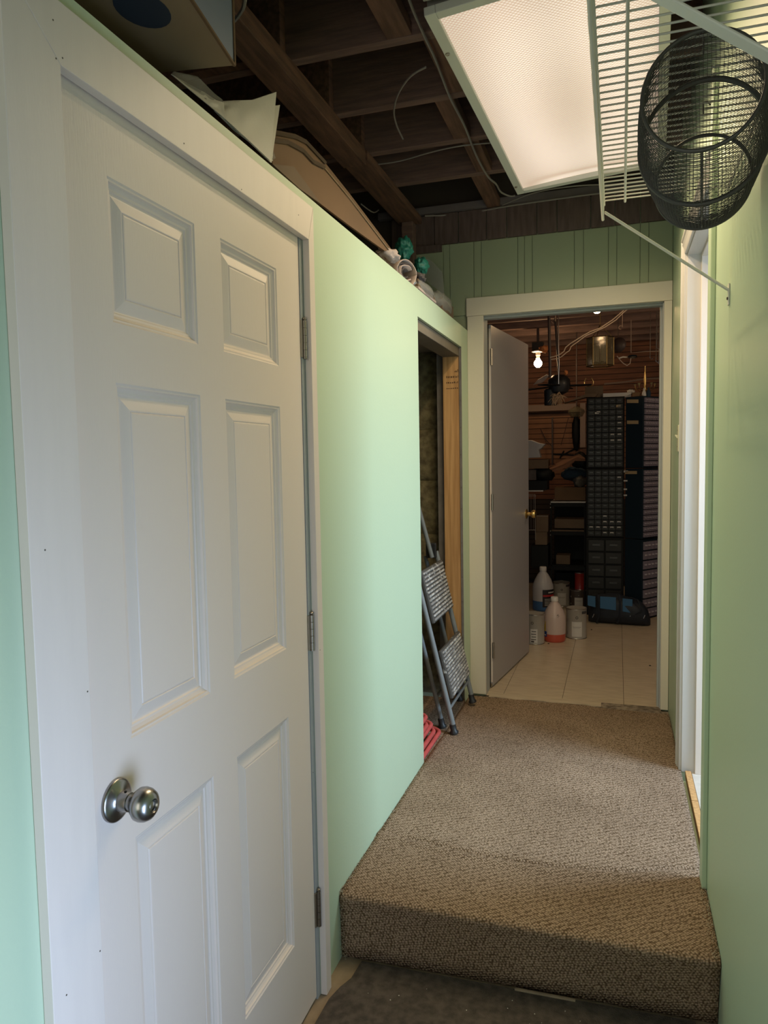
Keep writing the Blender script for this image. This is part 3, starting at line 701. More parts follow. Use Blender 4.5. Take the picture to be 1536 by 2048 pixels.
# ------------------------------------------------------------------ black mesh basket hanging under the shelf
Y0 = 1.35
c2 = P(1405, 285, 1, Y0); u = Vector((-0.101, -0.994, -0.034)).normalized()
a_ = u.cross(Vector((0, 0, 1))).normalized(); b_ = a_.cross(u).normalized()
bk = thing('mesh_basket', 'black wire-mesh basket hanging under the white wire shelf', 'basket', c2)
prof_b = [(0.204, 0.0805), (0.15, 0.089), (0.08, 0.096), (0.0, 0.0985), (-0.08, 0.0975), (-0.15, 0.093), (-0.213, 0.0858)]
def brad(s_):
    for (s0, r0), (s1, r1) in zip(prof_b, prof_b[1:]):
        if s1 <= s_ <= s0: return r0 + (r1-r0)*(s0-s_)/(s0-s1)
    return prof_b[-1][1]
def ringpt(s_, r, t): return c2 + u*s_ + (a_*math.cos(t) + b_*math.sin(t))*r
NS, NR = 100, 70
vs = []; fs = []
for i in range(NR+1):
    s_ = 0.204 - 0.417*i/NR
    for j in range(NS): vs.append(ringpt(s_, brad(s_)+random.uniform(-.0003, .0003), 2*PI*j/NS))
for i in range(NR):
    for j in range(NS): fs.append((i*NS+j, i*NS+(j+1) % NS, (i+1)*NS+(j+1) % NS, (i+1)*NS+j))
o = MB().add(vs, fs).build('mesh_side', 'mesh_black', bk); o['kind'] = 'stuff'
wf = o.modifiers.new('wire', 'WIREFRAME'); wf.thickness = 0.0011; wf.use_replace = True; wf.use_even_offset = False
# far end disc of mesh
def disc(s_, R, pitch, name):
    vs = []; fs = []; idx = {}
    n = int(R/pitch)
    for i in range(-n, n+1):
        for j in range(-n, n+1):
            if math.hypot(i, j)*pitch <= R:
                idx[(i, j)] = len(vs); vs.append(c2 + u*(s_ - 0.0) + a_*(i*pitch) + b_*(j*pitch))
    for (i, j), q in idx.items():
        if all(k in idx for k in ((i+1, j), (i+1, j+1), (i, j+1))): fs.append((q, idx[(i+1, j)], idx[(i+1, j+1)], idx[(i, j+1)]))
    o = MB().add(vs, fs).build(name, 'mesh_black', bk); o['kind'] = 'stuff'
    m_ = o.modifiers.new('wire', 'WIREFRAME'); m_.thickness = 0.0011; m_.use_replace = True; m_.use_even_offset = False
disc(-0.213, 0.086, 0.0057, 'mesh_base')
for s_, r, th in ((0.204, 0.0805, 0.0030), (0.0, 0.0988, 0.0042), (-0.213, 0.0865, 0.0034)):
    MB().tube([ringpt(s_, r, 2*PI*k/64) for k in range(64)], th, 8, closed=True).build('hoop', 'mesh_black', bk, smooth=True)
for t in ((-PI/2 if b_.z > 0 else PI/2),):
    MB().tube([ringpt(s_, brad(s_)-.001, t) for s_ in (0.204, 0.1, 0.0, -0.1, -0.213)], 0.0022, 6).build('rib', 'mesh_black', bk, smooth=True)
for s_ in (0.10, -0.13):
    top = ringpt(s_, brad(s_), PI/2 if b_.z > 0 else -PI/2)
    MB().tube([top, top+Vector((0, 0, ZS+0.004-top.z)), top+Vector((0.006, 0, ZS+0.006-top.z)), top+Vector((0.012, 0, ZS-0.002-top.z))], 0.0014, 6).build('hook', 'mesh_black', bk, smooth=True)

exec_marker = None
# ================================================================== THINGS ON THE LOFT
# box with blue side, overhanging the wall
zb = 2.25
A = P(467, 131, 2, zb); B = P(381, 0, 2, zb); Cc = P(345, 143, 2, zb)
e1 = (B-A).normalized(); e2 = Vector((-e1.y, e1.x, 0)) if Vector((-e1.y, e1.x, 0)).dot(Cc-A) > 0 else Vector((e1.y, -e1.x, 0))
e2 = (Cc-A).normalized()
bx = thing('storage_box', 'cardboard box with blue side overhanging the left wall, top left', 'box', (A.x-.25, A.y-.2, zb))
L1, L2, H = 0.48, 0.50, 0.30; up = Vector((0, 0, 1))
vs = [A, A+e1*L1, A+e1*L1+e2*L2, A+e2*L2]; vs = vs+[v+up*H for v in vs]
MB().add(vs, [(0, 1, 2, 3), (4, 7, 6, 5), (1, 5, 6, 2), (2, 6, 7, 3), (3, 7, 4, 0)]).build('carton', 'cardboard_mid', bx)
out = -e2*0.0015
MB().add([A+out, A+e1*L1+out, A+e1*L1+up*H+out, A+up*H+out], [(0, 3, 2, 1)]).build('blue_side', 'box_blue', bx)
for (p_, q_) in ((A, A+e1*L1), (A, A+up*H)):
    MB().bar(p_-e2*0.002, q_-e2*0.002, 0.005, 0.005).build('taped_edge', 'cardboard', bx)
lg = MB(); cc = P(285, 20, 2, zb-0.001)
lg.add([cc+Vector((math.cos(t)*0.045, math.sin(t)*0.055, 0)) for t in [2*PI*i/24 for i in range(24)]], [tuple(range(24))]); lg.build('printed_logo', 'print_blue', bx)
b = MB(); b.box(-1.30, -0.93, 0.95, 1.0, WT+.001, zb-.001); b.build('wooden_batten', 'block_wood'); tag(bpy.data.objects['wooden_batten'], 'wooden batten lying under the blue-sided cardboard box', 'timber')
q0, q1 = P(235, 20, 2, 2.22), P(262, 70, 2, 2.22)
tag(MB().bar((-0.90, 0.75, 2.19), (-0.845, 1.07, 2.19), 0.02, 0.02).build('wooden_batten', 'cardboard_edge'), 'thin brown strip poking out below the cardboard box', 'timber')
tag(MB().box(-1.3, -0.95, 1.20, 1.25, WT+.001, zb-.001).build('wooden_batten', 'block_wood'), 'second wooden batten under the far end of the box', 'timber')

# packing foam sheets draped on the wall top
fs_ = thing('foam_sheets', 'stack of white packing foam sheets draped over the wall top', 'packing', (-0.80, 1.45, WT))
def sheet(bot, top, xb, xt, name, m, parent, thick=0.0025, bulge=0.012, nn=10, ncol=24):
    def interp(L_, t):
        k = t*(len(L_)-1); i = min(int(k), len(L_)-2); f = k-i
        return (L_[i][0]*(1-f)+L_[i+1][0]*f, L_[i][1]*(1-f)+L_[i+1][1]*f)
    rows = []
    for i in range(nn+1):
        v = i/nn; row = []
        for j in range(ncol+1):
            t = j/ncol; a = interp(bot, t); c = interp(top, t)
            x_ = xb + (xt-xb)*v + bulge*noise.noise(Vector((t*4, v*2, xb*9)))*math.sin(PI*min(1, v+.15))
            p_ = P(a[0]*(1-v)+c[0]*v, a[1]*(1-v)+c[1]*v, 0, x_)
            row.append(p_)
        rows.append(row)
    return MB().grid(rows, (-thick, 0, thick*.3)).build(name, m, parent, smooth=True)
sheet([(422, 214), (450, 237), (500, 283), (541, 322)], [(436, 203), (470, 201), (505, 200), (553, 184)], XL+0.004, -0.800, 'foam_sheet', 'foam_white', fs_)
sheet([(440, 232), (470, 258), (500, 285), (543, 326)], [(446, 218), (480, 214), (520, 216), (560, 210)], XL+0.0005, -0.812, 'foam_sheet', 'foam_white', fs_)
sheet([(430, 222), (470, 262), (500, 285), (546, 322)], [(445, 206), (470, 210), (510, 206), (545, 192)], -0.775, -0.825, 'foam_sheet', 'foam_white', fs_)
sheet([(344, 149), (400, 196), (430, 220), (452, 240)], [(350, 143), (396, 153), (428, 186), (445, 199)], XL+0.002, -0.800, 'foam_film', 'plastic_clear', fs_)
sheet([(344, 149), (400, 196), (430, 220), (450, 238)], [(372, 165), (410, 185), (432, 200), (448, 205)], XL+0.004, -0.785, 'foam_film', 'foam_white', fs_)
sheet([(530, 316), (540, 322), (549, 318)], [(536, 300), (545, 298), (552, 316)], XL-0.003, -0.79, 'foam_corner', 'plastic_clear', fs_, nn=4, ncol=6)

# flattened cardboard cartons
def card(name, poly, x, thick, parent, m='cardboard', lean=0.0):
    pts = [P(a, c, 0, x - lean*(0)) for a, c in poly]
    o = MB().prism(pts, (-thick, 0, 0)).build(name, m, parent, bevel=0)
    return o
cb = thing('flattened_cartons', 'flattened brown corrugated cartons leaning on the loft beside the foam', 'cardboard', (-0.9, 2.2, WT))
card('carton_sheet', [(540, 278), (575, 283), (606, 300), (626, 322), (648, 333), (778, 501), (770, 502), (700, 452), (640, 407), (545, 330)], -0.800, 0.007, cb)
card('carton_sheet', [(540, 262), (590, 272), (612, 283), (650, 325), (700, 388), (784, 500), (776, 500), (720, 440), (545, 320)], -0.822, 0.006, cb)
card('carton_flap', [(545, 328), (588, 333), (615, 370), (642, 408), (600, 378), (560, 342)], -0.780, 0.006, cb, 'cardboard_dark')
def strip(pts, x, r, m, parent, name='corrugated_edge'):
    MB().tube([P(a, c, 0, x) for a, c in pts], r, 5).build(name, m, parent)
strip([(540, 279), (575, 284), (606, 301), (626, 323), (648, 334)], -0.7975, 0.006, 'cardboard_edge', cb)
strip([(648, 334), (700, 397), (778, 500)], -0.7975, 0.0022, 'cardboard_mid', cb)
strip([(540, 263), (590, 273), (612, 284), (650, 325)], -0.8195, 0.006, 'cardboard_edge', cb)

# clutter at the far end of the loft (all behind the wall top edge)
def loft_blob(name, c, rad, m, label, cat, seed, amp=.3, x=-0.83):
    q = P(c[0], c[1], 0, x)
    return tag(MB().blob(q, rad, amp, 3.0, seed, 24, flat=WT+.002).build(name, m, smooth=2), label, cat)
loft_blob('plastic_bag', (808, 498), (0.038, 0.05, 0.048), 'bag_teal', 'crumpled teal plastic bag behind the rolled cloth on the loft', 'bag', 4, x=-0.90)
loft_blob('plastic_bag', (843, 531), (0.03, 0.045, 0.035), 'bag_teal', 'dark teal bag end sticking out right of the rolled cloth', 'bag', 6, x=-0.84)
rc = thing('rolled_cloth', 'rolled pinkish-grey cloth lying on the wall top', 'cloth', (-0.8, 2.6, WT))
# roll: tube along the wall with open spiral end
E_ = P(814, 533, 0, -0.785); axd = Vector((0.90, -0.44, 0)).normalized(); sd = Vector((-axd.y, axd.x, 0)); E_.z = WT+0.046
def rollpt(s_, r_, t, sq=1.0): 
    p_ = E_ - axd*s_ + sd*(r_*math.cos(t)*1.15) + Vector((0, 0, r_*math.sin(t)*sq)); p_.z = max(p_.z, WT+.0015); return p_
rows = []
for k, s_ in enumerate((0.0, .03, .08, .14, .20, .27)):
    rows.append([rollpt(s_, 0.047*(1+.10*noise.noise(Vector((math.cos(t)*2, math.sin(t)*2, k*.7))))*(1-.0*k), t) for t in [2*PI*j/26 for j in range(27)]])
MB().grid(rows, None).build('outer_wrap', 'fabric_pink', rc, smooth=True).modifiers.new('thick', 'SOLIDIFY').thickness = 0.003
for q, (rr, dep, m_) in enumerate(((0.038, .006, 'fabric_dark'), (0.028, .002, 'fabric_pink'), (0.016, .008, 'fabric_dark'))):
    MB().grid([[rollpt(s_, rr*(1+.15*noise.noise(Vector((j*.4, q, 0)))), 2*PI*j/20+.5) for j in range(17)] for s_ in (dep, .10)]).build('inner_fold', m_, rc, smooth=True).modifiers.new('thick', 'SOLIDIFY').thickness = 0.003
tag(MB().blob(P(775, 512, 0, -0.82), (.04, .07, .022), .4, 3, 17, flat=WT+.002).build('crumpled_cloth', 'fabric_pink', smooth=2), 'crumpled grey-pink cloth between the cartons and the cloth roll', 'cloth')
tag(MB().blob(P(838, 556, 0, -0.80), (.025, .05, .018), .5, 4, 18, flat=WT+.002).build('crumpled_cloth', 'fabric_dark', smooth=2), 'dark crumpled rag just right of the cloth roll', 'cloth')
ps = thing('wrapped_stack', 'stack of magazines wrapped in clear plastic on the wall top', 'stack', (-0.83, 3.0, WT))
for k in range(5):
    MB().box(-0.90+.004*k, -0.775-.003*k, 2.90+.008*k, 3.22-.01*k, WT+.002+.0125*k, WT+.013+.0125*k).build('magazine', ('fabric_dark', 'fabric_pink', 'cardboard_dark', 'fabric_dark', 'cardboard_dark')[k], ps, bevel=.001)
MB().blob((-0.84, 3.06, WT+.04), (0.075, 0.19, 0.042), .12, 4, 3, 16, flat=WT+.002).build('plastic_wrap', 'plastic_clear', ps, smooth=2)
bb = thing('small_carton', 'small brown carton in torn plastic at the far end of the loft', 'box', (-0.83, 3.5, WT))
MB().box(-0.90, -0.785, 3.36, 3.60, WT+.002, WT+.075).build('carton', 'cardboard_dark', bb, bevel=.002)
MB().blob((-0.835, 3.46, WT+.06), (0.065, 0.17, 0.055), .2, 5, 9, 16, flat=WT+.002).build('plastic_wrap', 'plastic_clear', bb, smooth=2)
q = P(868, 545, 1, 3.70)
tag(MB().prism([P(838, 512, 1, 3.6), P(862, 520, 1, 3.6), P(885, 545, 1, 3.6), P(888, 590, 1, 3.6), P(850, 560, 1, 3.6)], (0, 0.01, 0)).build('plastic_sheet', 'plastic_clear'), 'clear plastic sheet hanging against the far panelling above the loft', 'plastic')

# ================================================================== STEP LADDER in the closet opening
ld = thing('step_ladder', 'folded grey step ladder with paint-splashed treads leaning in the closet', 'ladder', (-0.72, 3.43, 0.19))
def lx(zr, off=0.0): return -0.712 - (zr-0.19)*LEAN - off
# find lean from the rail sight line
qa = P(846, 1208, 1, 3.20); qb = P(868, 1133, 1, 3.62)
LEAN = abs((qa.x+0.712)/(qa.z-0.19))
def rail(y0, y1, z1, off, r, name='rail'):
    z0 = 0.212
    p_ = (lx(z0, off), y0, z0); q_ = (lx(z1, off), y1, z1)
    o = MB().tube([p_, q_], r, 12).build(name, 'ladder_grey', ld, smooth=True)
    return Vector(p_), Vector(q_), o
yA, yB = 3.203, 3.648
def foot(y, off):
    z = 0.188
    MB().lathe([(0.020, 0), (0.020, 0.010), (0.015, 0.016), (0.0150, 0.042), (0.013, 0.044)], (lx(0.2, off), y, z), (-LEAN*.9, 0, 1), 14).build('rubber_foot', 'black_plastic', ld, smooth=True)
for (y, off, zt) in ((yA, 0, 0.98), (yB, 0, 0.98), (3.262, 0.070, 0.95), (3.705-.04, 0.070, 0.95)):
    rail(y, y, zt, off, 0.0125 if off == 0 else 0.0105); foot(y, off)
# upper hand rail loop
zt = 0.99
MB().tube([(lx(0.95, 0.02), yA+.035, 0.95), (lx(1.45, 0.03), yA+.04, 1.45), (lx(1.50, .03), yA+.07, 1.50), (lx(1.50, .03), yB-.07, 1.50), (lx(1.45, .03), yB-.04, 1.45), (lx(0.95, .02), yB-.035, 0.95)], 0.0115, 12).build('hand_rail', 'ladder_grey', ld, smooth=True)
for y in (yA+.015, yB-.015):
    hj = MB().obox((lx(.985, .02), y, .985), ((1, 0, 0), (0, 1, 0), (0, 0, 1)), (.028, .012, .04)).build('hinge_bracket', 'black_plastic', ld, bevel=.006)
    MB().lathe([(.005, 0), (.005, .004)], (lx(.985, 0)+.004, y, .985), (1, 0, 0), 8).build('rivet', 'nickel', hj)
MB().tube([(lx(0.33, .07), 3.262, .33), (lx(0.33, .07), 3.665, .33)], .008, 8).build('cross_bar', 'ladder_grey', ld, smooth=True)
MB().tube([(lx(0.30, .0), yA, .30), (lx(0.30, .0), yB, .30)], .007, 8).build('cross_bar', 'ladder_grey', ld, smooth=True)
# treads: plates folded into the plane of the frame
ex = Vector((-LEAN, 0, 1)).normalized(); ey = Vector((0, 1, 0)); en = ey.cross(ex)
for zc_, hh in ((0.815, 0.125), (0.455, 0.115)):
    c = Vector((lx(zc_)+0.018, (yA+yB)/2, zc_))
    tr_ = MB().obox(c, (ey, ex, en), ((yB-yA)/2-0.018, hh, 0.008)).build('tread', 'tread', ld, bevel=.004)
    nr = 13
    for k in range(nr):
        s_ = -hh+0.014 + (2*hh-0.028)*k/(nr-1)
        MB().obox(c + ex*s_ + en*0.0100*(1 if en.x > 0 else -1), (ey, ex, en), ((yB-yA)/2-0.03, 0.0042, 0.0022)).build('grip_rib', 'tread_rib', tr_)

# coiled red hose
random.seed(5)
hs = thing('red_hose', 'coiled red hose lying beside the ladder feet in the closet', 'hose', (-0.83, 3.0, 0.19))
for k, (yy, xx, zz_, hw_) in enumerate(((3.165, -0.825, 0.200, .045), (3.115, -0.835, 0.221, .042), (3.135, -0.850, 0.243, .040), (3.07, -0.850, 0.264, .036), (3.11, -0.862, 0.286, .034))):
    pts = []
    for t in range(13):
        a_t = -PI/2 + PI*t/12; pts.append((xx - hw_*math.sin(a_t), yy + hw_*math.cos(a_t), zz_ + 0.004*math.sin(a_t)))
    pts = [(pts[0][0], 2.72, zz_)] + pts + [(pts[-1][0], 2.72, zz_+.01)]
    MB().tube(pts, 0.0102, 10).build('hose_turn', 'hose_red', hs, smooth=True)

# ================================================================== BACK ROOM
ZB = 2.56
st(MB().box(-2.7, -2.6, YE+.12, 7.8, 0, 3.0).build('wall_back_left', 'dark_room'), 'dark left wall of the back room', 'wall')
st(MB().box(2.2, 2.3, YE+.12, 7.8, 0, 3.0).build('wall_back_right', 'dark_room'), 'dark right wall of the back room', 'wall')
bw = struct_root('wall_back', 'brown horizontal slat wall at the rear of the back room', 'wall', (0, 7.6, 0))
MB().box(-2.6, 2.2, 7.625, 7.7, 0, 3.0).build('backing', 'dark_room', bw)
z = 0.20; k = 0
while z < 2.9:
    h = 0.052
    MB().box(-2.6, 2.2, 7.60+0.003*(k % 2), 7.624, z, z+h-0.006).build('slat', 'slat_orange' if 1.2 < z < 1.95 else ('slat_brown' if z > 1 else 'dark_room'), bw)  # low slats dark: the gloom behind the rack is put into their colour
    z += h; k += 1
st(MB().box(-2.6, XR+2.0, YE+.121, 7.7, 2.80, 2.83).build('ceiling', 'plank_brown'), 'dark board ceiling of the back room', 'ceiling')
cb2 = struct_root('ceiling', 'joists and boards over the back room', 'ceiling', (0, 5.5, 2.8))
y = 4.15; k = 0
while y < 7.5:
    MB().box(-2.6, 2.2, y, y+0.045, ZB, 2.799).build('joist', 'joist_wood', cb2, bevel=0.002)
    y += 0.36; k += 1

def pbox(b, x0, y0, x1, y1, Y, dep):
    """box whose front face spans the pixels, standing at depth plane Y"""
    a = P(x0, y0, 1, Y); c = P(x1, y1, 1, Y)
    return b.box(a.x, c.x, Y, Y+dep, c.z, a.z)

# bare bulbs
def bulb(px_, py_, Y, r, m, label, up_len=0.05, holder=True):
    c = P(px_, py_, 1, Y); t = thing('light_bulb', label, 'bulb', (c.x, c.y, c.z+up_len))
    MB().lathe([(0.0, -r), (r*.35, -r*.94), (r*.65, -r*.76), (r*.88, -r*.45), (r, -.05*r), (r*.96, r*.3), (r*.80, r*.62), (r*.58, r*.86), (r*.42, r*1.25)], c, (0, 0, 1), 20).build('glass', m, t, smooth=True)
    MB().lathe([(r*.43, r*1.25), (r*.45, r*1.9), (r*.6, r*2.0), (r*.62, r*2.7)], c, (0, 0, 1), 16).build('socket', 'porcelain', t, smooth=True)
    if holder:
        MB().lathe([(r*.62, r*2.7), (r*1.5, r*2.9), (r*1.55, r*3.1), (r*.8, r*3.3)], c, (0, 0, 1), 20).build('canopy', 'porcelain', t, smooth=True)
        MB().box(c.x-r*1.4, c.x+r*1.4, Y-r, Y+r, c.z+r*3.3, c.z+r*5.2).build('junction_box', 'black_plastic', t, bevel=.003)
        MB().box(c.x-.01, c.x+.01, Y-.01, Y+.01, c.z+r*5.2, ZB+.05).build('hanger_strap', 'pole_dark', t)
    return t
bulb(1076, 727, 6.33, 0.034, 'glass_bulb', 'lit round bulb in white porcelain holder near the open door edge', holder=True)
bulb(1194, 619, 4.89, 0.026, 'glass_bulb_far', 'lit bare bulb high up under the far door head', holder=False)
c = P(1194, 619, 1, 4.89)
tag(MB().box(c.x-.045, c.x+.045, 4.84, 4.94, c.z+.069, c.z+.12).build('junction_box', 'black_plastic', bevel=.004), 'dark junction box above the high bare bulb', 'box')
tag(MB().box(c.x-.30, c.x+.30, 4.875, 4.91, c.z+.12, ZB+.01).build('ceiling_batten', 'joist_wood'), 'dark batten carrying the high bare bulb', 'timber')

# an added bulb, out of view right of the doorway, to brighten the room
fill_bulb = thing('light_bulb', 'added unseen bulb brightening the back room, right of the doorway view', 'bulb', (1.25, 4.91, 2.42))
MB().lathe([(0.0, -.03), (.02, -.025), (.03, 0), (.022, .02), (.013, .04)], (1.25, 4.91, 2.42), (0, 0, 1), 16).build('glass', 'glass_bulb', fill_bulb, smooth=True)
MB().lathe([(.015, .04), (.018, .08), (.05, .09), (.05, .10), (.03, .15)], (1.25, 4.91, 2.42), (0, 0, 1), 16).build('holder', 'porcelain', fill_bulb, smooth=True)
l = bpy.data.lights.new('unseen_bulb_fill', 'POINT'); l.energy = 9; l.color = (1.0, 0.78, 0.52); l.shadow_soft_size = 0.03
o = bpy.data.objects.new('unseen_bulb_fill', l); COL.objects.link(o); o.location = (1.25, 4.91, 2.35)
# lantern chandelier
Yl = 5.6; c0 = P(1200, 702, 1, Yl)
ln = thing('lantern', 'hanging brass and glass lantern with candle tubes', 'lantern', (c0.x, Yl, P(1200, 735, 1, Yl).z))
zt_, zb_ = P(1200, 676, 1, Yl).z, P(1200, 732, 1, Yl).z; R = 0.095
for z_ in (zt_, zb_):
    MB().tube([(c0.x+R*math.cos(PI/3*k), Yl+R*math.sin(PI/3*k), z_) for k in range(6)], .004, 6, closed=True).build('ring', 'brass_dim', ln)
for k in range(6):
    t = PI/3*k; t2_ = PI/3*(k+1); x, y = c0.x+R*math.cos(t), Yl+R*math.sin(t)
    MB().tube([(x, y, zt_), (x, y, zb_)], .0035, 6).build('post', 'brass_dim', ln)
    x2, y2 = c0.x+R*math.cos(t2_), Yl+R*math.sin(t2_)
    MB().add([(x, y, zb_), (x2, y2, zb_), (x2, y2, zt_), (x, y, zt_)], [(0, 1, 2, 3)]).build('glass_pane', 'glass_dark', ln)
for k in range(4):
    t = PI/2*k+.4; x, y = c0.x+.04*math.cos(t), Yl+.04*math.sin(t)
    MB().tube([(x, y, zb_+.03), (x, y, zt_-.05)], .010, 8).build('candle_tube', 'candle', ln)
    MB().tube([(c0.x, Yl, zb_+.02), (x, y, zb_+.03)], .004, 6).build('arm', 'brass_dim', ln)
apex = Vector((c0.x, Yl, P(1197, 650, 1, Yl).z))
for k in range(3):
    t = 2*PI/3*k+.3
    MB().tube([(c0.x+R*math.cos(t), Yl+R*math.sin(t), zt_), apex], .0025, 5).build('chain', 'brass_dim', ln)
MB().tube([apex, (c0.x, Yl, ZB+.05)], .0025, 5).build('suspension_chain', 'brass_dim', ln)
# dark round shade to its right
cc_ = P(1236, 690, 1, 5.94)
rs = thing('round_reflector', 'dark round reflector hanging right of the lantern', 'reflector', (cc_.x, 5.94, cc_.z))
MB().lathe([(0.0, 0.03), (.03, .028), (.055, .01), (.062, -.008), (.060, -.010), (.05, .004)], cc_, Vector((-.5, -1, .2)), 20).build('bowl', 'pole_dark', rs, smooth=True)
MB().tube([cc_, cc_+Vector((0, .03, .1)), (cc_.x, 5.97, ZB+.05)], .003, 5).build('stem', 'pole_dark', rs)

# twisted cable pair
def rope(name, pxs, Y, r, m, label, cat='cable', wob=0.0):
    return tag(MB().tube([P(a, c, 1, Y)+Vector((0, 0, wob*math.sin(i*1.9))) for i, (a, c) in enumerate(pxs)], r, 6).build(name, m, smooth=True), label, cat)
rope('twine_rope', [(1100, 715), (1112, 713), (1120, 708), (1128, 702), (1131, 696), (1142, 686), (1152, 679), (1166, 672), (1180, 664), (1200, 655), (1225, 640), (1240, 628), (1256, 612), (1262, 590)], 5.25, .0038, 'twine', 'upper of two pale twisted wires slung under the back-room joists', 'wire', .004)
rope('twine_rope', [(1102, 719), (1116, 718), (1124, 712), (1132, 705), (1139, 702), (1142, 693), (1156, 682), (1172, 672), (1190, 664), (1210, 653), (1232, 640), (1247, 626), (1262, 612), (1270, 588)], 5.25, .0035, 'twine', 'lower of two pale twisted wires slung under the back-room joists', 'wire', .004)
rope('hanging_chain', [(1117, 622), (1117, 640), (1117, 700), (1118, 725), (1117, 750), (1117, 768)], 5.61, .004, 'chrome', 'bright thin rod hanging beside the dark pole', 'rod')
rope('hanging_pole', [(1098, 630), (1099, 690), (1100, 720), (1100, 755)], 5.61, .012, 'pole_dark', 'dark vertical pole right of the round bulb', 'pole')
rope('drooping_cord', [(1234, 712), (1240, 720), (1247, 727), (1254, 731), (1260, 727), (1262, 716)], 5.9, .0035, 'twine', 'drooping pale cord under the small chrome fitting', 'cord')
o = thing('chrome_fitting', 'small blue-black fitting with chrome rim hung below the joists', 'fitting', P(1265, 715, 1, 5.9))
q = P(1265, 714, 1, 5.9)
MB().lathe([(.0, .014), (.03, .012), (.038, 0), (.0, -.004)], q, (0, 0, 1), 16).build('dome', 'cabinet_navy', o, smooth=True)
MB().tube([q+Vector((.038*math.cos(2*PI*k/16), .038*math.sin(2*PI*k/16), -.003)) for k in range(16)], .003, 5, closed=True).build('rim', 'chrome', o, smooth=True)
MB().tube([q+Vector((-.03, 0, 0)), q+Vector((-.07, 0, .004)), q+Vector((-.10, 0, -.004))], .006, 6).build('arm', 'porcelain', o, smooth=True)
# metal hooks
hk = [(1314, 695, 'near the right jamb, highest'), (1300, 715, 'under the cross rod, left one'), (1312, 722, 'small one below the cross rod'), (1317, 726, 'second small one below the cross rod'), (1323, 729, 'third small one below the cross rod')]
for (a, c, where) in hk:
    q = P(a, c, 1, 5.97)
    tag(MB().tube([Vector((q.x, 5.97, ZB+.004)), q+Vector((0, 0, .05)), q, q+Vector((.008, 0, -.012)), q+Vector((.018, 0, -.010)), q+Vector((.022, 0, .004))], .0028, 6).build('metal_hook', 'chrome', smooth=True), 'small bright metal hook '+where, 'hook')
rope('cross_rod', [(1262, 640), (1262, 706), (1290, 703), (1329, 702), (1340, 702)], 5.97, .004, 'post_pale', 'thin pale horizontal rod under the joists at right', 'rod')
rope('pipe', [(1208, 768), (1250, 764), (1290, 758), (1329, 756)], 7.592, .010, 'post_pale', 'pale horizontal pipe across the brown slat wall', 'pipe')
for i, (a, c) in enumerate(((1033, 642), (1077, 618), (1107, 643), (1241, 655))):
    q = P(a, c, 1, 4.89 if i < 3 else 5.25)
    if i == 0: continue
    tag(MB().tube([Vector((q.x+.012, q.y, ZB+.003))]+[q+Vector((.012*math.cos(t), 0, .012*math.sin(t))) for t in [2*PI*k/10 for k in range(9)]], .002, 5).build('wire_loop', 'post_pale', smooth=True), 'faint wire loop hanging from the joists, '+('', 'left, nearest the door head', 'by the open door top', 'right of the high bulb')[i], 'wire')

# dark ceiling fan motor with dried tassels
fm = thing('hanging_motor', 'black ceiling-fan motor with blades hanging by the dark pole', 'fan', P(1115, 790, 1, 5.97))
q = P(1118, 772, 1, 5.97)
MB().lathe([(0, .09), (.05, .085), (.085, .05), (.09, .0), (.07, -.05), (.03, -.07), (0, -.07)], q, (0, 0, 1), 20).build('motor', 'black_plastic', fm, smooth=True)
MB().lathe([(.05, .0), (.052, .12), (.04, .13)], q+Vector((-.065, 0, -.15)), (0, 0, 1), 14).build('light_kit', 'black_plastic', fm, smooth=True)
for k, (dx, dy, dz) in enumerate(((-.24, -.10, -.03), (.25, .02, .0), (.05, .28, 0), (-.10, -.28, -.01))):
    d = Vector((dx, dy, dz))
    MB().bar(q+d*.25, q+d*1.0, .09, .008, (0, 0, 1)).build('blade', 'cabinet_black', fm, bevel=.003)
MB().tube([q+Vector((0, 0, .09)), (q.x-.03, 5.97, ZB+.03)], .010, 8).build('down_rod', 'pole_dark', fm)
random.seed(11)
ts = thing('dried_tassel', 'bundle of cream raffia strips hanging under the dark fan', 'bundle', P(1115, 800, 1, 5.88))
q = P(1114, 793, 1, 5.88)
for k in range(44):
    a = random.uniform(0, 2*PI); l = random.uniform(.03, .075); dz = random.uniform(-1.3, .35)
    d = Vector((math.cos(a), math.sin(a)*.6, dz)).normalized()*l
    s0 = q+Vector((random.uniform(-.015, .015), random.uniform(-.02, .02), random.uniform(-.02, .02)))
    MB().tube([s0, s0+d*.6+Vector((0, 0, .01)), s0+d+Vector((0, 0, -.012))], [.0035, .003, .002], 5).build('strip', 'tassel', ts)
# crumpled pieces lit by the bulb
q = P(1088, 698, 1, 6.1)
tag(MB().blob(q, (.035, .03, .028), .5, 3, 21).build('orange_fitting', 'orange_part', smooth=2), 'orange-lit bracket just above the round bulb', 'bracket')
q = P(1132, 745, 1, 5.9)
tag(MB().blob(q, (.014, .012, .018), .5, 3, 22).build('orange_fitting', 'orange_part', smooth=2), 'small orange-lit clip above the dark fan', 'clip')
q0 = [P(1066, 770, 1, 5.95), P(1075, 760, 1, 5.95), P(1092, 750, 1, 5.95), P(1098, 752, 1, 5.95), P(1085, 765, 1, 5.95)]
tag(MB().prism(q0, (0, .05, .01)).build('wrapped_parcel', 'fabric_pink'), 'shiny pinkish wrapped panel sticking out left of the dark pole', 'panel')

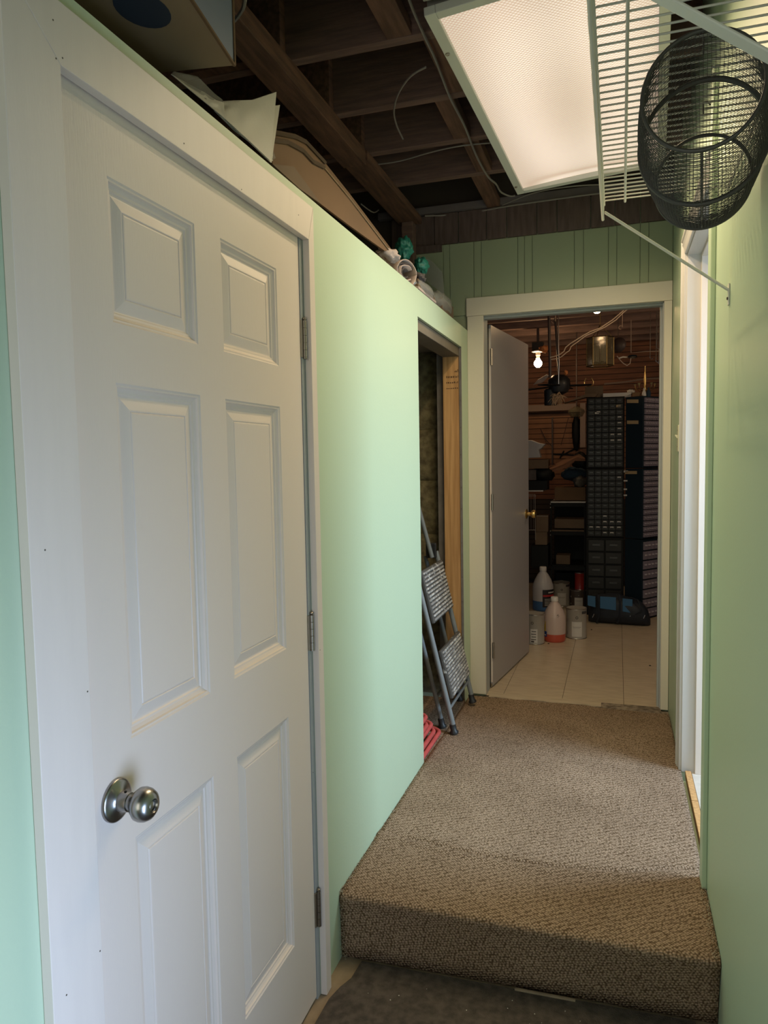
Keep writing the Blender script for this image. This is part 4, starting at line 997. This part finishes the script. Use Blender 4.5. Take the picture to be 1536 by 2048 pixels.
# wooden ledge and pale post on slat wall
pbt = pbox(MB(), 1040, 811, 1152, 820, 7.45, .14).build('wall_ledge', 'post_pale', bevel=.004); tag(pbt, 'pale wooden ledge across the slat wall at left', 'ledge')
pbt = pbox(MB(), 1160, 806, 1171, 895, 7.5, .10).build('wall_post', 'post_pale', bevel=.004); tag(pbt, 'pale upright post beside the drawer towers', 'post')
pbt = pbox(MB(), 1103, 835, 1106, 930, 7.5, .02).build('wall_conduit', 'pole_dark'); tag(pbt, 'thin dark vertical conduit on the orange slat wall', 'conduit')
tag(MB().tube([P(1081, 858, 1, 7.55), P(1092, 880, 1, 7.55), P(1104, 893, 1, 7.55)], .004, 5).build('wall_wire', 'pole_dark'), 'dark wire slanting across the slats left of the conduit', 'wire')
tag(MB().tube([P(1137, 835, 1, 7.55), P(1130, 862, 1, 7.55), P(1122, 890, 1, 7.55)], .003, 5).build('wall_wire', 'pole_dark'), 'dark wire slanting across the slats right of the conduit', 'wire')
# glass shade & dark hanging thing
gs = thing('glass_shade', 'clear ribbed glass shade hanging left of the pale post', 'shade', P(1153, 825, 1, 6.69))
q = P(1153, 820, 1, 6.69)
MB().lathe([(.02, .03), (.07, .0), (.075, -.02), (.05, -.06)], q, (0, 0, 1), 18).build('shade', 'glass_dark', gs, smooth=True)
MB().tube([q+Vector((0, 0, .03)), (q.x, 6.69, ZB+.03)], .006, 6).build('stem', 'pole_dark', gs)
o = tag(MB().blob(P(1152, 865, 1, 7.56), (.040, .045, .18), .2, 3, 31).build('hanging_coat', 'cabinet_black', smooth=2), 'black garment hanging between slat wall and pale post', 'coat')

Yt0 = 6.10
# shelf tray of stuff above the towers at left: white board, tools
tag(pbox(MB(), 1206, 787, 1262, 794.5, Yt0+.03, .12).build('white_board', 'label_white'), 'pale flat board lying on the drawer tower top', 'board')
tag(MB().prism([P(1128, 806, 1, 6.10), P(1172, 788, 1, 6.10), P(1196, 787, 1, 6.10), P(1190, 794, 1, 6.10), P(1172, 794, 1, 6.10)], (0, .12, 0)).build('wood_plank', 'cardboard_dark'), 'brown plank slanting up to the tower top', 'plank')
tag(pbox(MB(), 1170, 773, 1206, 794, Yt0+.05, .08).build('chart_box', 'cardboard_dark', bevel=.003), 'long brown box lying above the left drawer tower', 'box')
sc_ = thing('brass_sconce', 'brass sconce with two curved arms standing above the left drawer tower', 'lamp', P(1178, 772, 1, Yt0+.06))
for i, (a, c) in enumerate(((1172, 756), (1183, 756))):
    q = P(a, c, 1, Yt0+.09); s_ = 1 if i else -1; e_ = P(1178, 773, 1, Yt0+.09)
    MB().tube([q, q+Vector((.014*s_, 0, -.03)), q+Vector((.012*s_, 0, -.06)), e_], .004, 6).build('arm', 'brass', sc_, smooth=True)
tag(MB().blob(P(1262, 783, 1, Yt0+.08), (.03, .03, .016), .4, 4, 41).build('crumpled_paper', 'paper_label', smooth=2), 'crumpled white paper on top of the drawer towers', 'paper')
tag(pbox(MB(), 1265, 785, 1281, 794.5, Yt0-.04, .08).build('small_carton', 'cardboard', bevel=.002), 'small tan carton at the top corner of the drawer tower', 'box')
br_ = thing('brass_candelabra', 'dim brass candelabra standing on the right drawer tower', 'candelabra', P(1290, 796, 1, Yt0+.02))
q = P(1290, 796, 1, Yt0+.02); q.z = P(1290, 795.5, 1, Yt0).z
MB().lathe([(.03, 0), (.03, .01), (.006, .02), (.012, .06), (.006, .10), (.010, .14), (.004, .20), (.002, .25)], q, (0, 0, 1), 12).build('stem', 'brass', br_, smooth=True)
for k in range(5):
    t = 2*PI*k/5+.3; d = Vector((math.cos(t), math.sin(t), 0))
    MB().tube([q+Vector((0, 0, .07)), q+d*.04+Vector((0, 0, .05)), q+d*.075+Vector((0, 0, .08)), q+d*.078+Vector((0, 0, .10))], .003, 6).build('arm', 'brass', br_, smooth=True)
    MB().lathe([(.008, 0), (.012, .012)], q+d*.078+Vector((0, 0, .10)), (0, 0, 1), 8).build('cup', 'brass', br_)
for k, (a, c, m_, lb, ct) in enumerate(((1288, 788, 'label_white', 'white and pink ornament on the right drawer tower', 'ornament'), (1297, 786, 'cloth_blue', 'dark blue bottle on the right drawer tower', 'bottle'))):
    q = P(a, c+8, 1, Yt0-.05)
    tag(MB().lathe([(.016, 0), (.018, .03), (.012, .05), (.006, .06), (.006, .075), (0, .076)], q, (0, 0, 1), 12).build(('ornament', 'small_bottle')[k], m_, smooth=True), lb, ct)

# ---------------- drawer towers
def tower(name, label, face, tiers, cols, m_body, m_drawer, group=None, width=None, depth=0.16, label_cells=(), extra=0.0):
    """face = (p_left, p_right) floor points of the drawer face; tiers = [(z0,z1,rows,cols)]"""
    pl, pr_ = Vector(face[0]), Vector(face[1]); W = (pr_-pl).length; dx = (pr_-pl).normalized(); nrm = dx.cross(Vector((0, 0, 1)))  # towards viewer
    if nrm.dot(CAM-pl) < 0: nrm = -nrm
    t = thing(name, label, 'cabinet', ((pl+pr_)/2))
    me_cache = {}
    for ti, (z0, z1, nr, nc) in enumerate(tiers):
        c = (pl+pr_)/2 - nrm*(depth/2); c.z = (z0+z1)/2
        cab = MB().obox(c, (dx, nrm, Vector((0, 0, 1))), (W/2, depth/2, (z1-z0)/2-.002)).build('cabinet', m_body, t, bevel=.003)
        m0 = 0.012; cw = (W-2*m0)/nc; chh = (z1-z0-2*m0)/nr
        for r in range(nr):
            for k in range(nc):
                cc = pl + dx*(m0+cw*(k+.5)) + nrm*(.003+random.uniform(0, .004)); cc.z = z0+m0+chh*(r+.5)
                key = (ti,)
                if key not in me_cache:
                    b = MB(); b.obox((0, 0, 0), (dx, nrm, Vector((0, 0, 1))), (cw*.44, .006, chh*.42))
                    b.obox(nrm*.010+Vector((0, 0, chh*.05)), (dx, nrm, Vector((0, 0, 1))), (cw*.22, .005, chh*.07))
                    o = b.build('drawer', m_drawer, cab, local=True); me_cache[key] = o
                    o.data.materials.append(M['pull' if m_drawer == 'drawer_clear' else 'pull_dark'])
                    for pg in o.data.polygons[6:]: pg.material_index = 1
                else: o = dupmesh(me_cache[key], cab)
                o.location = cc - t.location
                if (ti, r, k) in label_cells:
                    q = cc + nrm*.0075
                    MB().obox(q+Vector((0, 0, chh*.12)), (dx, nrm, Vector((0, 0, 1))), (cw*.24, .0006, chh*.14)).build('paper_label', 'paper_label', cab)
    return t, nrm, dx
Yt = Yt0
def gp(px_, Y): q = P(px_, 1200, 1, Y); return Vector((q.x, Y, 0))
zt1 = P(1200, 794, 1, Yt).z; zA = P(1200, 937, 1, Yt).z; zBm = P(1200, 1075, 1, Yt).z
random.seed(2)
cells = {(0, 11-k, 2) for k in range(0)}
lab = {(1, 1, 0), (1, 1, 1), (1, 1, 2), (1, 1, 3), (1, 1, 4), (1, 2, 2), (1, 2, 3), (1, 2, 4), (1, 0, 2), (1, 0, 3), (1, 3, 2), (0, 8, 4), (0, 6, 4), (0, 5, 4), (0, 7, 4), (0, 5, 3), (0, 4, 3), (0, 4, 4), (1, 10, 4), (0, 9, 1)}
tA, nA, dA = tower('drawer_tower', 'black three-tier small-parts drawer tower, left one facing the doorway', (gp(1172, Yt), gp(1247, Yt)), [(zA, zt1, 12, 5), (zBm, zA, 12, 5), (ZF2+.002, zBm, 6, 2)], 0, 'cabinet_black', 'drawer_smoke', label_cells=lab, depth=.17)
for (a, c, w_, h_) in ((1240, 800, 9, 4), (1237, 812, 9, 4), (1194, 826, 8, 3)):
    pbox(MB(), a-w_/2, c-h_/2, a+w_/2, c+h_/2, Yt-.0125, .001).build('paper_label', 'paper_label_tan' if a > 1200 else 'paper_label', tA)
# tower B: plain side towards us + drawers on the angled face
pb0, pb1 = gp(1249, Yt-.02), gp(1283, Yt-.10)
pb2 = gp(1314, Yt+.06)
tB, nB, dB = tower('drawer_tower', 'dark navy drawer tower with rows of clear drawers, right one', (pb1, pb2), [(zA, zt1-.01, 12, 6), (zBm, zA-.002, 12, 6), (ZF2+.002, zBm-.002, 8, 4)], 0, 'cabinet_navy', 'drawer_clear', depth=.10)
# plain side panel of tower B, with paper labels
sdx = (pb1-pb0).normalized(); sn = sdx.cross(Vector((0, 0, 1))); sn = sn if sn.dot(CAM-pb0) > 0 else -sn
for (z0, z1) in ((zA, zt1-.01), (zBm, zA-.002), (ZF2+.002, zBm-.002)):
    c = (pb0+pb1)/2 - sn*.02; c.z = (z0+z1)/2
    MB().obox(c, (sdx, sn, Vector((0, 0, 1))), ((pb1-pb0).length/2, .02, (z1-z0)/2-.002)).build('side_panel', 'cabinet_navy', tB, bevel=.003)
def sidelabel(x0, y0, x1, y1, m_='paper_label_tan', name='paper_label'):
    def onp(a, c):
        d = FW + RT*((a-768)/FPX) - UP*((c-1024)/FPX); t = (pb0-CAM).dot(sn)/d.dot(sn); return CAM+d*t + sn*.0012
    MB().prism([onp(x0, y0), onp(x1, y0), onp(x1, y1), onp(x0, y1)], -sn*.0008).build(name, m_, tB)
sidelabel(1254, 799, 1277, 806); sidelabel(1254, 841, 1277, 848); sidelabel(1250, 942, 1274, 948); sidelabel(1247.5, 960, 1255, 963, 'paper_label'); sidelabel(1247.5, 977, 1254, 980, 'paper_label'); sidelabel(1247.5, 989, 1254, 992, 'paper_label'); sidelabel(1247.5, 941, 1256, 945, 'paper_label')
# tower C: bluish side at far right
tC = thing('drawer_tower', 'blue-grey side of a third tower at the right door jamb', 'cabinet', gp(1322, 6.1))
pc0, pc1 = gp(1315, Yt+.08), gp(1345, Yt+.04)
cdx = (pc1-pc0).normalized(); cn = cdx.cross(Vector((0, 0, 1))); cn = cn if cn.dot(CAM-pc0) > 0 else -cn
for (z0, z1) in ((zA, zt1-.04), (zBm, zA-.002), (ZF2+.002, zBm-.002)):
    c = (pc0+pc1)/2 - cn*.06; c.z = (z0+z1)/2
    MB().obox(c, (cdx, cn, Vector((0, 0, 1))), ((pc1-pc0).length/2, .06, (z1-z0)/2-.002)).build('side_panel', 'cabinet_blue', tC, bevel=.003)
for (a, c) in ((1318, 944), (1318, 952), (1318, 982), (1317, 1080), (1316, 1155)):
    q = P(a, c, 1, Yt+.078); MB().obox(q+cn*.006, (cdx, cn, Vector((0, 0, 1))), (.014, .0006, .012)).build('paper_label', 'paper_label', tC)

# ---------------- shelving on the left with boxes and cloth
Ys = 6.35
su = thing('storage_rack', 'dark metal storage rack left of the drawer towers', 'rack', (P(1120, 1100, 1, Ys).x, Ys, ZF2))
xl_, xr_ = P(1101, 1100, 1, Ys).x, P(1171, 1100, 1, Ys).x
for nm, pyy, m_ in (('shelf_board', 1003, 'label_white'), ('shelf_board', 1060, 'cardboard_dark'), ('shelf_board', 1130, 'cabinet_black')):
    z_ = P(1120, pyy, 1, Ys).z; MB().box(xl_, xr_, Ys, Ys+.4, z_-.012, z_).build(nm, m_, su, bevel=.002)
    MB().box(xl_, xr_, Ys+.002, Ys+.02, z_-.045, z_-.013).build('shelf_rail', 'cabinet_black', su)
MB().box(xl_+.013, xr_-.013, Ys+.385, Ys+.388, ZF2+.01, P(1120, 1003, 1, Ys).z-.02).build('dark_backing', 'cabinet_black', su)  # black sheet added to paint in the darkness behind the shelves
for x in (xl_, xr_-.012):
    for y in (Ys, Ys+.388): MB().box(x, x+.012, y, y+.012, ZF2, P(1120, 1003, 1, Ys).z-.012).build('upright', 'cabinet_black', su)
for (a, c) in ((1101, 1008), (1101, 1015), (1101, 1062), (1101, 1070)):
    q = P(a, c, 1, Ys-.002); MB().lathe([(.005, 0), (.004, .003)], q, (0, -1, 0), 8).build('bolt', 'nickel', su)
tag(pbox(MB(), 1109, 975, 1171, 1001, Ys+.01, .25).build('open_carton', 'cardboard', bevel=.002), 'brown carton on the top rack shelf in the back room', 'box')
tag(pbox(MB(), 1109, 1038, 1171, 1057, Ys+.01, .25).build('long_carton', 'cardboard_dark', bevel=.002), 'dim long box on the middle rack shelf', 'box')
def pblob(name, cx_, cy_, w_, h_, Y, m_, label, cat, seed, amp=.3, dep=.1, n=12):
    q = P(cx_, cy_, 1, Y); s_ = (P(cx_+w_/2, cy_, 1, Y)-q).length; v_ = (P(cx_, cy_-h_/2, 1, Y)-q).length
    return tag(MB().blob(q, (s_, dep, v_), amp, 2.5, seed, n).build(name, m_, smooth=2), label, cat)
pblob('folded_cloth', 1148, 948, 50, 26, Ys+.12, 'cloth_blue', 'dark blue cloth piled above the brown carton', 'cloth', 51)
pblob('folded_cloth', 1160, 962, 26, 26, Ys+.10, 'cloth_grey', 'grey patterned cloth hanging over the brown carton', 'cloth', 52)
pblob('folded_cloth', 1086, 948, 46, 32, Ys+.05, 'cabinet_black', 'black bag-like bundle left of the blue cloth', 'cloth', 53)
pblob('folded_cloth', 1162, 925, 36, 40, Ys+.22, 'cabinet_black', 'black jacket heaped beside the drawer tower', 'cloth', 54)
o = thing('brown_coat', 'rust-brown coat thrown across the top of the pile', 'coat', P(1125, 925, 1, Ys))
rows = []
top = [(1095, 933), (1110, 928), (1125, 920), (1140, 914), (1158, 908), (1170, 916)]
bot = [(1105, 944), (1118, 940), (1132, 936), (1140, 932), (1150, 922), (1171, 922)]
for (ta, tb) in zip(top, bot):
    rows.append([P(ta[0]+(tb[0]-ta[0])*k/6, ta[1]+(tb[1]-ta[1])*k/6, 1, Ys+.02+.02*noise.noise(Vector((ta[0]*.1, k*.6, 0)))) for k in range(7)])
MB().grid(rows, (0, .04, 0)).build('coat_cloth', 'cloth_brown', o, smooth=True)
# crossed dark rods on the wall
for i, (a, c, e, f) in enumerate(((1106, 908, 1150, 910), (1120, 916, 1128, 902), (1122, 912, 1148, 898))):
    tag(MB().tube([P(a, c, 1, 7.59), P(e, f, 1, 7.59)], .008, 6).build('tool_bar', 'cabinet_black'), ('horizontal', 'short upright', 'slanting')[i]+' black tool bar hanging on the slat wall', 'tool')
# left edge: white bag, boxes, wire rack
wb = thing('white_sack', 'white plastic sack standing on boxes beside the open door', 'bag', P(1070, 900, 1, 6.3))
MB().prism([P(1040, 882, 1, 6.3), P(1062, 880, 1, 6.3), P(1078, 886, 1, 6.3), P(1090, 888, 1, 6.3), P(1082, 897, 1, 6.3), P(1077, 900, 1, 6.3), P(1081, 915, 1, 6.3), P(1040, 917, 1, 6.3)], (0, .12, 0)).build('sack', 'bag_white', wb, bevel=.006)
ys_ = 6.30
stack = [(1030, 920, 1096, 937, 'cardboard_dark', 'low brown crate under the white sack'), (1030, 962, 1094, 980, 'cabinet_black', 'black bin under the bundle by the door'), (1030, 940, 1072, 960, 'fabric_dark', 'dark case beside the door edge'),
         (1072, 1032, 1096, 1064, 'cardboard_dark', 'dim brown box just right of the brass knob'), (1070, 1064, 1094, 1090, 'cardboard_dark', 'dim brown box below the one by the brass knob'), (1062, 1091, 1096, 1136, 'cabinet_black', 'black box standing low behind the blue-liquid jug')]
for (a, c, e, f, m_, lb) in stack:
    tag(pbox(MB(), a, c, e, f, ys_, .22).build('storage_box', m_, bevel=.003), lb, 'box')
tag(pbox(MB(), 1030, 981, 1086, 983, ys_-.03, .3).build('white_shelf_board', 'label_white'), 'thin white shelf board beside the open door', 'shelf')
wrk = thing('wire_rack', 'white wire rack frame beside the door edge', 'rack', P(1060, 1060, 1, 6.2))
for pts in ([(1030, 989), (1070, 989), (1071, 1080)], [(1030, 1032), (1096, 1032)], [(1030, 1028), (1070, 1028)], [(1030, 992), (1072, 992)], [(1030, 1060), (1070, 1060)]):
    MB().tube([P(a, c, 1, 6.22) for a, c in pts], .0028, 6).build('rack_wire', 'cable_white', wrk)
for k in range(8):
    MB().tube([P(1032+5*k, 990, 1, 6.24), P(1032+5*k, 1060, 1, 6.24)], .0012, 4).build('rack_wire', 'mark_grey', wrk)
tag(pbox(MB(), 1112, 1110, 1140, 1129, Ys+.03, .15).build('storage_box', 'cardboard_dark', bevel=.003), 'dim brown box on the floor behind the paint cans', 'box')
tag(pbox(MB(), 1112, 1145, 1148, 1196, 6.6, .15).build('storage_box', 'cabinet_black', bevel=.003), 'black carton on the floor behind the grey can', 'box')

# ---------------- jugs, cans
def floor_pt(px_, py_): return P(px_, py_, 2, ZF2)
def jug(px_, base_py, top_py, wpx, m_body, m_liq, fill, label, lab_kind):
    b0 = floor_pt(px_, base_py); Y = b0.y; s_ = (P(px_+wpx/2, base_py, 1, Y)-P(px_, base_py, 1, Y)).length; H = P(px_, top_py, 1, Y).z-ZF2
    r = s_; c = Vector((b0.x, Y+r*.6, ZF2+.0005))
    t = thing('liquid_jug', label, 'jug', c)
    zf = H*fill
    def body(lo, hi, eps=0):
        full = [(r*.90, 0), (r*.98, H*.02), (r, H*.05), (r, H*.52), (r*.97, H*.58), (r*.80, H*.70), (r*.52, H*.82), (r*.33, H*.88), (r*.30, H*.905)]
        def rad(h):
            for (r0, h0), (r1, h1) in zip(full, full[1:]):
                if h0 <= h <= h1: return r0+(r1-r0)*(h-h0)/(h1-h0)
        return [(rad(lo)+eps, lo)] + [(a+eps, h) for a, h in full if lo < h < hi] + [(rad(hi)+eps, hi)]
    MB().lathe(body(zf, H*.905), c, (0, 0, 1), 28).build('jug_body', m_body, t, smooth=True)
    MB().lathe(body(0, zf), c, (0, 0, 1), 28).build('liquid', m_liq, t, smooth=True)
    MB().lathe([(r*.33, H*.905), (r*.34, H*.91), (r*.34, H*.985), (r*.31, H), (0, H)], c, (0, 0, 1), 20).build('cap', 'cap_white', t, smooth=True)
    tocam = (CAM-c); ang = math.atan2(tocam.y, tocam.x)
    def patch(a0, a1, z0, z1, m_, nm='label_patch', k=1.012):
        rows = [[(c.x+r*k*math.cos(ang+a0+(a1-a0)*i/8), c.y+r*k*math.sin(ang+a0+(a1-a0)*i/8), c.z+z) for i in range(9)] for z in (z0, z1)]
        MB().grid(rows).build(nm, m_, t, smooth=True)
    if lab_kind == 'blue':
        patch(-.05, 1.5, H*.10, H*.50, 'label_black'); patch(.0, 1.45, H*.34, H*.385, 'label_red', k=1.02)
        for k in range(5): patch(.15, 1.3-.1*(k % 3), H*(.14+.035*k), H*(.152+.035*k), 'label_white', k=1.02)
        patch(.5, 1.4, H*.42, H*.45, 'label_white', k=1.02)
    else:
        patch(-1.5, -.9, H*.22, H*.46, 'label_yellow'); patch(-1.45, -.75, H*.12, H*.24, 'label_blue', k=1.02); patch(-1.4, -1.0, H*.40, H*.45, 'label_white', k=1.02)
        patch(-1.2, -.85, H*.145, H*.17, 'label_white', k=1.03)
        for (a, z) in ((.28, .63), (.36, .60), (.28, .57), (.22, .61)):
            patch(a, a+.09, H*z, H*(z+.012), 'mark_dark', k=.97)
    return t
# in the photo label is right of centre for the blue one: angles grow anticlockwise seen from above
jug(1085, 1222, 1135, 42, 'jug_plastic', 'liquid_blue', .23, 'translucent gallon jug with blue liquid and black label', 'blue')
jug(1108, 1284, 1196, 44.5, 'jug_pink', 'liquid_red', .18, 'pinkish gallon jug one-fifth full of red liquid, in front', 'pink')

def can(px_, base_py, top_py, wpx, m_, label, lid='tin', marks=True, on=None, kind='paint'):
    if on is None: b0 = floor_pt(px_, base_py); z0 = ZF2+.0005
    else: b0 = Vector((P(px_, base_py, 1, on[0]).x, on[0], 0)); z0 = on[1]+.0005
    Y = b0.y; r = (P(px_+wpx/2, base_py, 1, Y)-P(px_, base_py, 1, Y)).length; H = P(px_, top_py, 1, Y+r*.8).z-z0
    c = Vector((b0.x, Y+(r*.6 if on is None else 0), z0)); t = thing('paint_can', label, 'can', c)
    MB().lathe([(r*.98, 0), (r, H*.02), (r*.985, H*.03), (r*.985, H*.95), (r*1.01, H*.96), (r*1.01, H*.985), (r*.97, H)], c, (0, 0, 1), 30).build('can_body', m_, t, smooth=True)
    MB().lathe([(r*1.015, H*.965), (r*1.015, H), (r*.93, H*1.002), (r*.92, H*.985), (r*.80, H*.985), (r*.79, H*.975), (0, H*.975)], c, (0, 0, 1), 30).build('lid', lid, t, smooth=True)
    MB().lathe([(r*1.0, 0.0005), (r*1.02, H*.012), (r*1.0, H*.028)], c, (0, 0, 1), 30).build('base_rim', 'tin', t, smooth=True)
    ang = math.atan2(CAM.y-c.y, CAM.x-c.x)
    if marks:
        def patch(a0, a1, z0_, z1_, mm, k=1.006):
            rows = [[(c.x+r*k*math.cos(ang+a0+(a1-a0)*i/8), c.y+r*k*math.sin(ang+a0+(a1-a0)*i/8), c.z+z) for i in range(9)] for z in (z0_, z1_)]
            MB().grid(rows).build('label_patch', mm, t, smooth=True)
        if marks == 'card':
            patch(-.5, .25, H*.06, H*.52, 'label_white', 1.01)
            for k in range(4): patch(-.42+.06*(k % 2), .1, H*(.16+.09*k), H*(.185+.09*k), 'mark_dark', 1.02)
            patch(-.42, -.1, H*.08, H*.13, 'mark_dark', 1.02)
        else:
            patch(-.45, .55, H*.08, H*.58, 'label_white'); patch(-.35, .45, H*.40, H*.415, 'mark_grey', 1.012); patch(-.3, .35, H*.36, H*.37, 'mark_grey', 1.012)
            for k in range(2): patch(-1.15, -.9, H*(.14+.42*k), H*(.24+.42*k), 'mark_grey', 1.012)
            patch(.55, 1.2, H*.84, H*.93, 'mark_dark', 1.012)
        # round dark emblem
        ea = ang+(.05 if marks != 'card' else -.3); e = Vector((c.x+r*1.004*math.cos(ea), c.y+r*1.004*math.sin(ea), c.z+H*.72)); er = Vector((math.cos(ea), math.sin(ea), 0))
        MB().lathe([(H*.045, 0), (H*.045, .001)], e, er, 16).build('round_emblem', 'mark_dark', t)
        MB().lathe([(H*.025, .001), (H*.025, .0016)], e, er, 16).build('round_emblem', 'paint_can', t)
    return t, z0+H, Y, c
can(1069, 1288, 1225, 38, 'paint_can', 'grey paint can with crumpled white tag, by the door edge', marks='card')
can(1152, 1277, 1214, 42, 'paint_can', 'pale paint can right of the red-liquid jug')
can(1122, 1213, 1163, 34, 'paint_can', 'grey paint can between the two jugs, further back')
t_, zt2, Yc, cc_ = can(1156, 1214, 1178, 34, 'can_dark', 'dark brown paint can under the small red can')
can(1160, 1174, 1143, 22, 'can_red', 'small red can standing on the dark brown can', marks=False, on=(cc_.y, zt2), lid='tin')

# ---------------- duffel bag
b0 = floor_pt(1175, 1238); b1 = floor_pt(1290, 1248); b2 = floor_pt(1240, 1256)
dl = thing('duffel_bag', 'black duffel bag with three blue patches on the tiles', 'bag', (0.0, 5.85, ZF2))
yb = 5.78; cx_ = (P(1180, 1230, 1, yb).x + P(1297, 1230, 1, yb).x)/2
HB = P(1240, 1190, 1, yb).z-ZF2; LB = (P(1297, 1230, 1, yb).x-P(1172, 1230, 1, yb).x)/2
rows = []
for i in range(25):
    t = -1+2*i/24; e = (1-abs(t)**5)**.5 if abs(t) < 1 else 0
    row = []
    for j in range(20):
        a = 2*PI*j/20; ca, sa = math.cos(a), math.sin(a)
        sg = lambda v, p_: math.copysign(abs(v)**p_, v)
        hh = HB*(.95-.25*max(0, t)) ; yy = 5.86 - .02*t + .105*sg(ca, .7)*(.25+.75*e)
        zz_ = ZF2+.002 + hh/2 + hh/2*sg(sa, .7)*(.35+.65*e) + .008*noise.noise(Vector((t*4, a, 2)))*(0 if sa < -.2 else 1)
        row.append((cx_+LB*t, yy, max(ZF2+.001, zz_ - (hh/2)*(1-(.35+.65*e)))))
    row.append(row[0]); rows.append(row)
MB().grid(rows).build('bag_body', 'bag_navy', dl, smooth=True)
MB().add(rows[0][:20], [tuple(range(20))]).build('bag_end', 'bag_navy', dl); MB().add(rows[-1][:20], [tuple(reversed(range(20)))]).build('bag_end', 'bag_navy', dl)
for (x0, x1, y0, y1, dy) in ((1175, 1191, 1191, 1211, 0), (1200, 1232, 1193, 1217, 1), (1245, 1265, 1197, 1223, 2)):
    Yp = 5.752
    MB().prism([P(x0, y0, 1, Yp+.012), P(x1, y0+2, 1, Yp+.012), P(x1, y1+4, 1, Yp-.004), P(x0, y1, 1, Yp-.004)], (0, .012, 0)).build('blue_patch', 'patch_blue', dl, bevel=.003)
for x in (1196, 1238):
    MB().tube([P(x, 1190, 1, 5.78), P(x+2, 1205, 1, 5.757), P(x+1, 1235, 1, 5.755), P(x-3, 1246, 1, 5.77)], .007, 6).build('strap', 'bag_navy', dl, smooth=True)
MB().tube([P(1260, 1195, 1, 5.8), P(1276, 1200, 1, 5.75), P(1285, 1222, 1, 5.74), P(1270, 1230, 1, 5.75)], .006, 6).build('strap', 'bag_navy', dl, smooth=True)
for (a, c) in ((1188, 1228), (1263, 1226), (1279, 1226), (1290, 1230)):
    MB().tube([P(a, c, 1, 5.752), P(a-3, c+7, 1, 5.752)], .003, 6).build('buckle', 'chrome', dl, smooth=True)
# debris on tiles
for i, (a, c) in enumerate(((1097, 1288), (1183, 1260), (1300, 1332))):
    q = floor_pt(a, c); tag(MB().blob(q+Vector((0, 0, .003)), (.006, .004, .003), .4, 3, i).build('dark_crumb', 'mark_dark'), 'dark crumb on the tiles '+('in front of the red-liquid jug', 'in front of the duffel bag', 'near the right door jamb')[i], 'crumb')

GROUPS = {'drawer_tower': 'small-parts drawer towers in the back room', 'metal_hook': 'bright metal hooks under the back-room joists', 'electric_cable': 'electric cables stapled under the hallway joists',
          'light_bulb': 'bare bulbs of the back room', 'paint_can': 'paint cans on the back-room floor', 'liquid_jug': 'gallon jugs on the back-room floor', 'storage_box': 'boxes stacked in the back room',
          'folded_cloth': 'cloths heaped on the storage rack', 'twine_rope': 'twisted wires slung under the joists', 'plastic_bag': 'teal plastic bags on the loft', 'crumpled_cloth': 'rags on the wall top',
          'wooden_batten': 'battens under the blue-sided box', 'tool_bar': 'black bars on the slat wall', 'dark_crumb': 'crumbs on the tiles', 'wire_loop': 'wire loops under the joists', 'wall_wire': 'dark wires on the slat wall', 'orange_fitting': 'orange-lit fittings near the round bulb'}
for o in scene.objects:
    if o.parent is None and o.get('category') and not o.get('kind'):
        k = o.name.split('.')[0]
        if k in GROUPS and sum(1 for p_ in scene.objects if p_.parent is None and p_.name.split('.')[0] == k) > 1:
            if not (k == 'storage_box' and 'blue side' in o['label']): o['group'] = GROUPS[k]
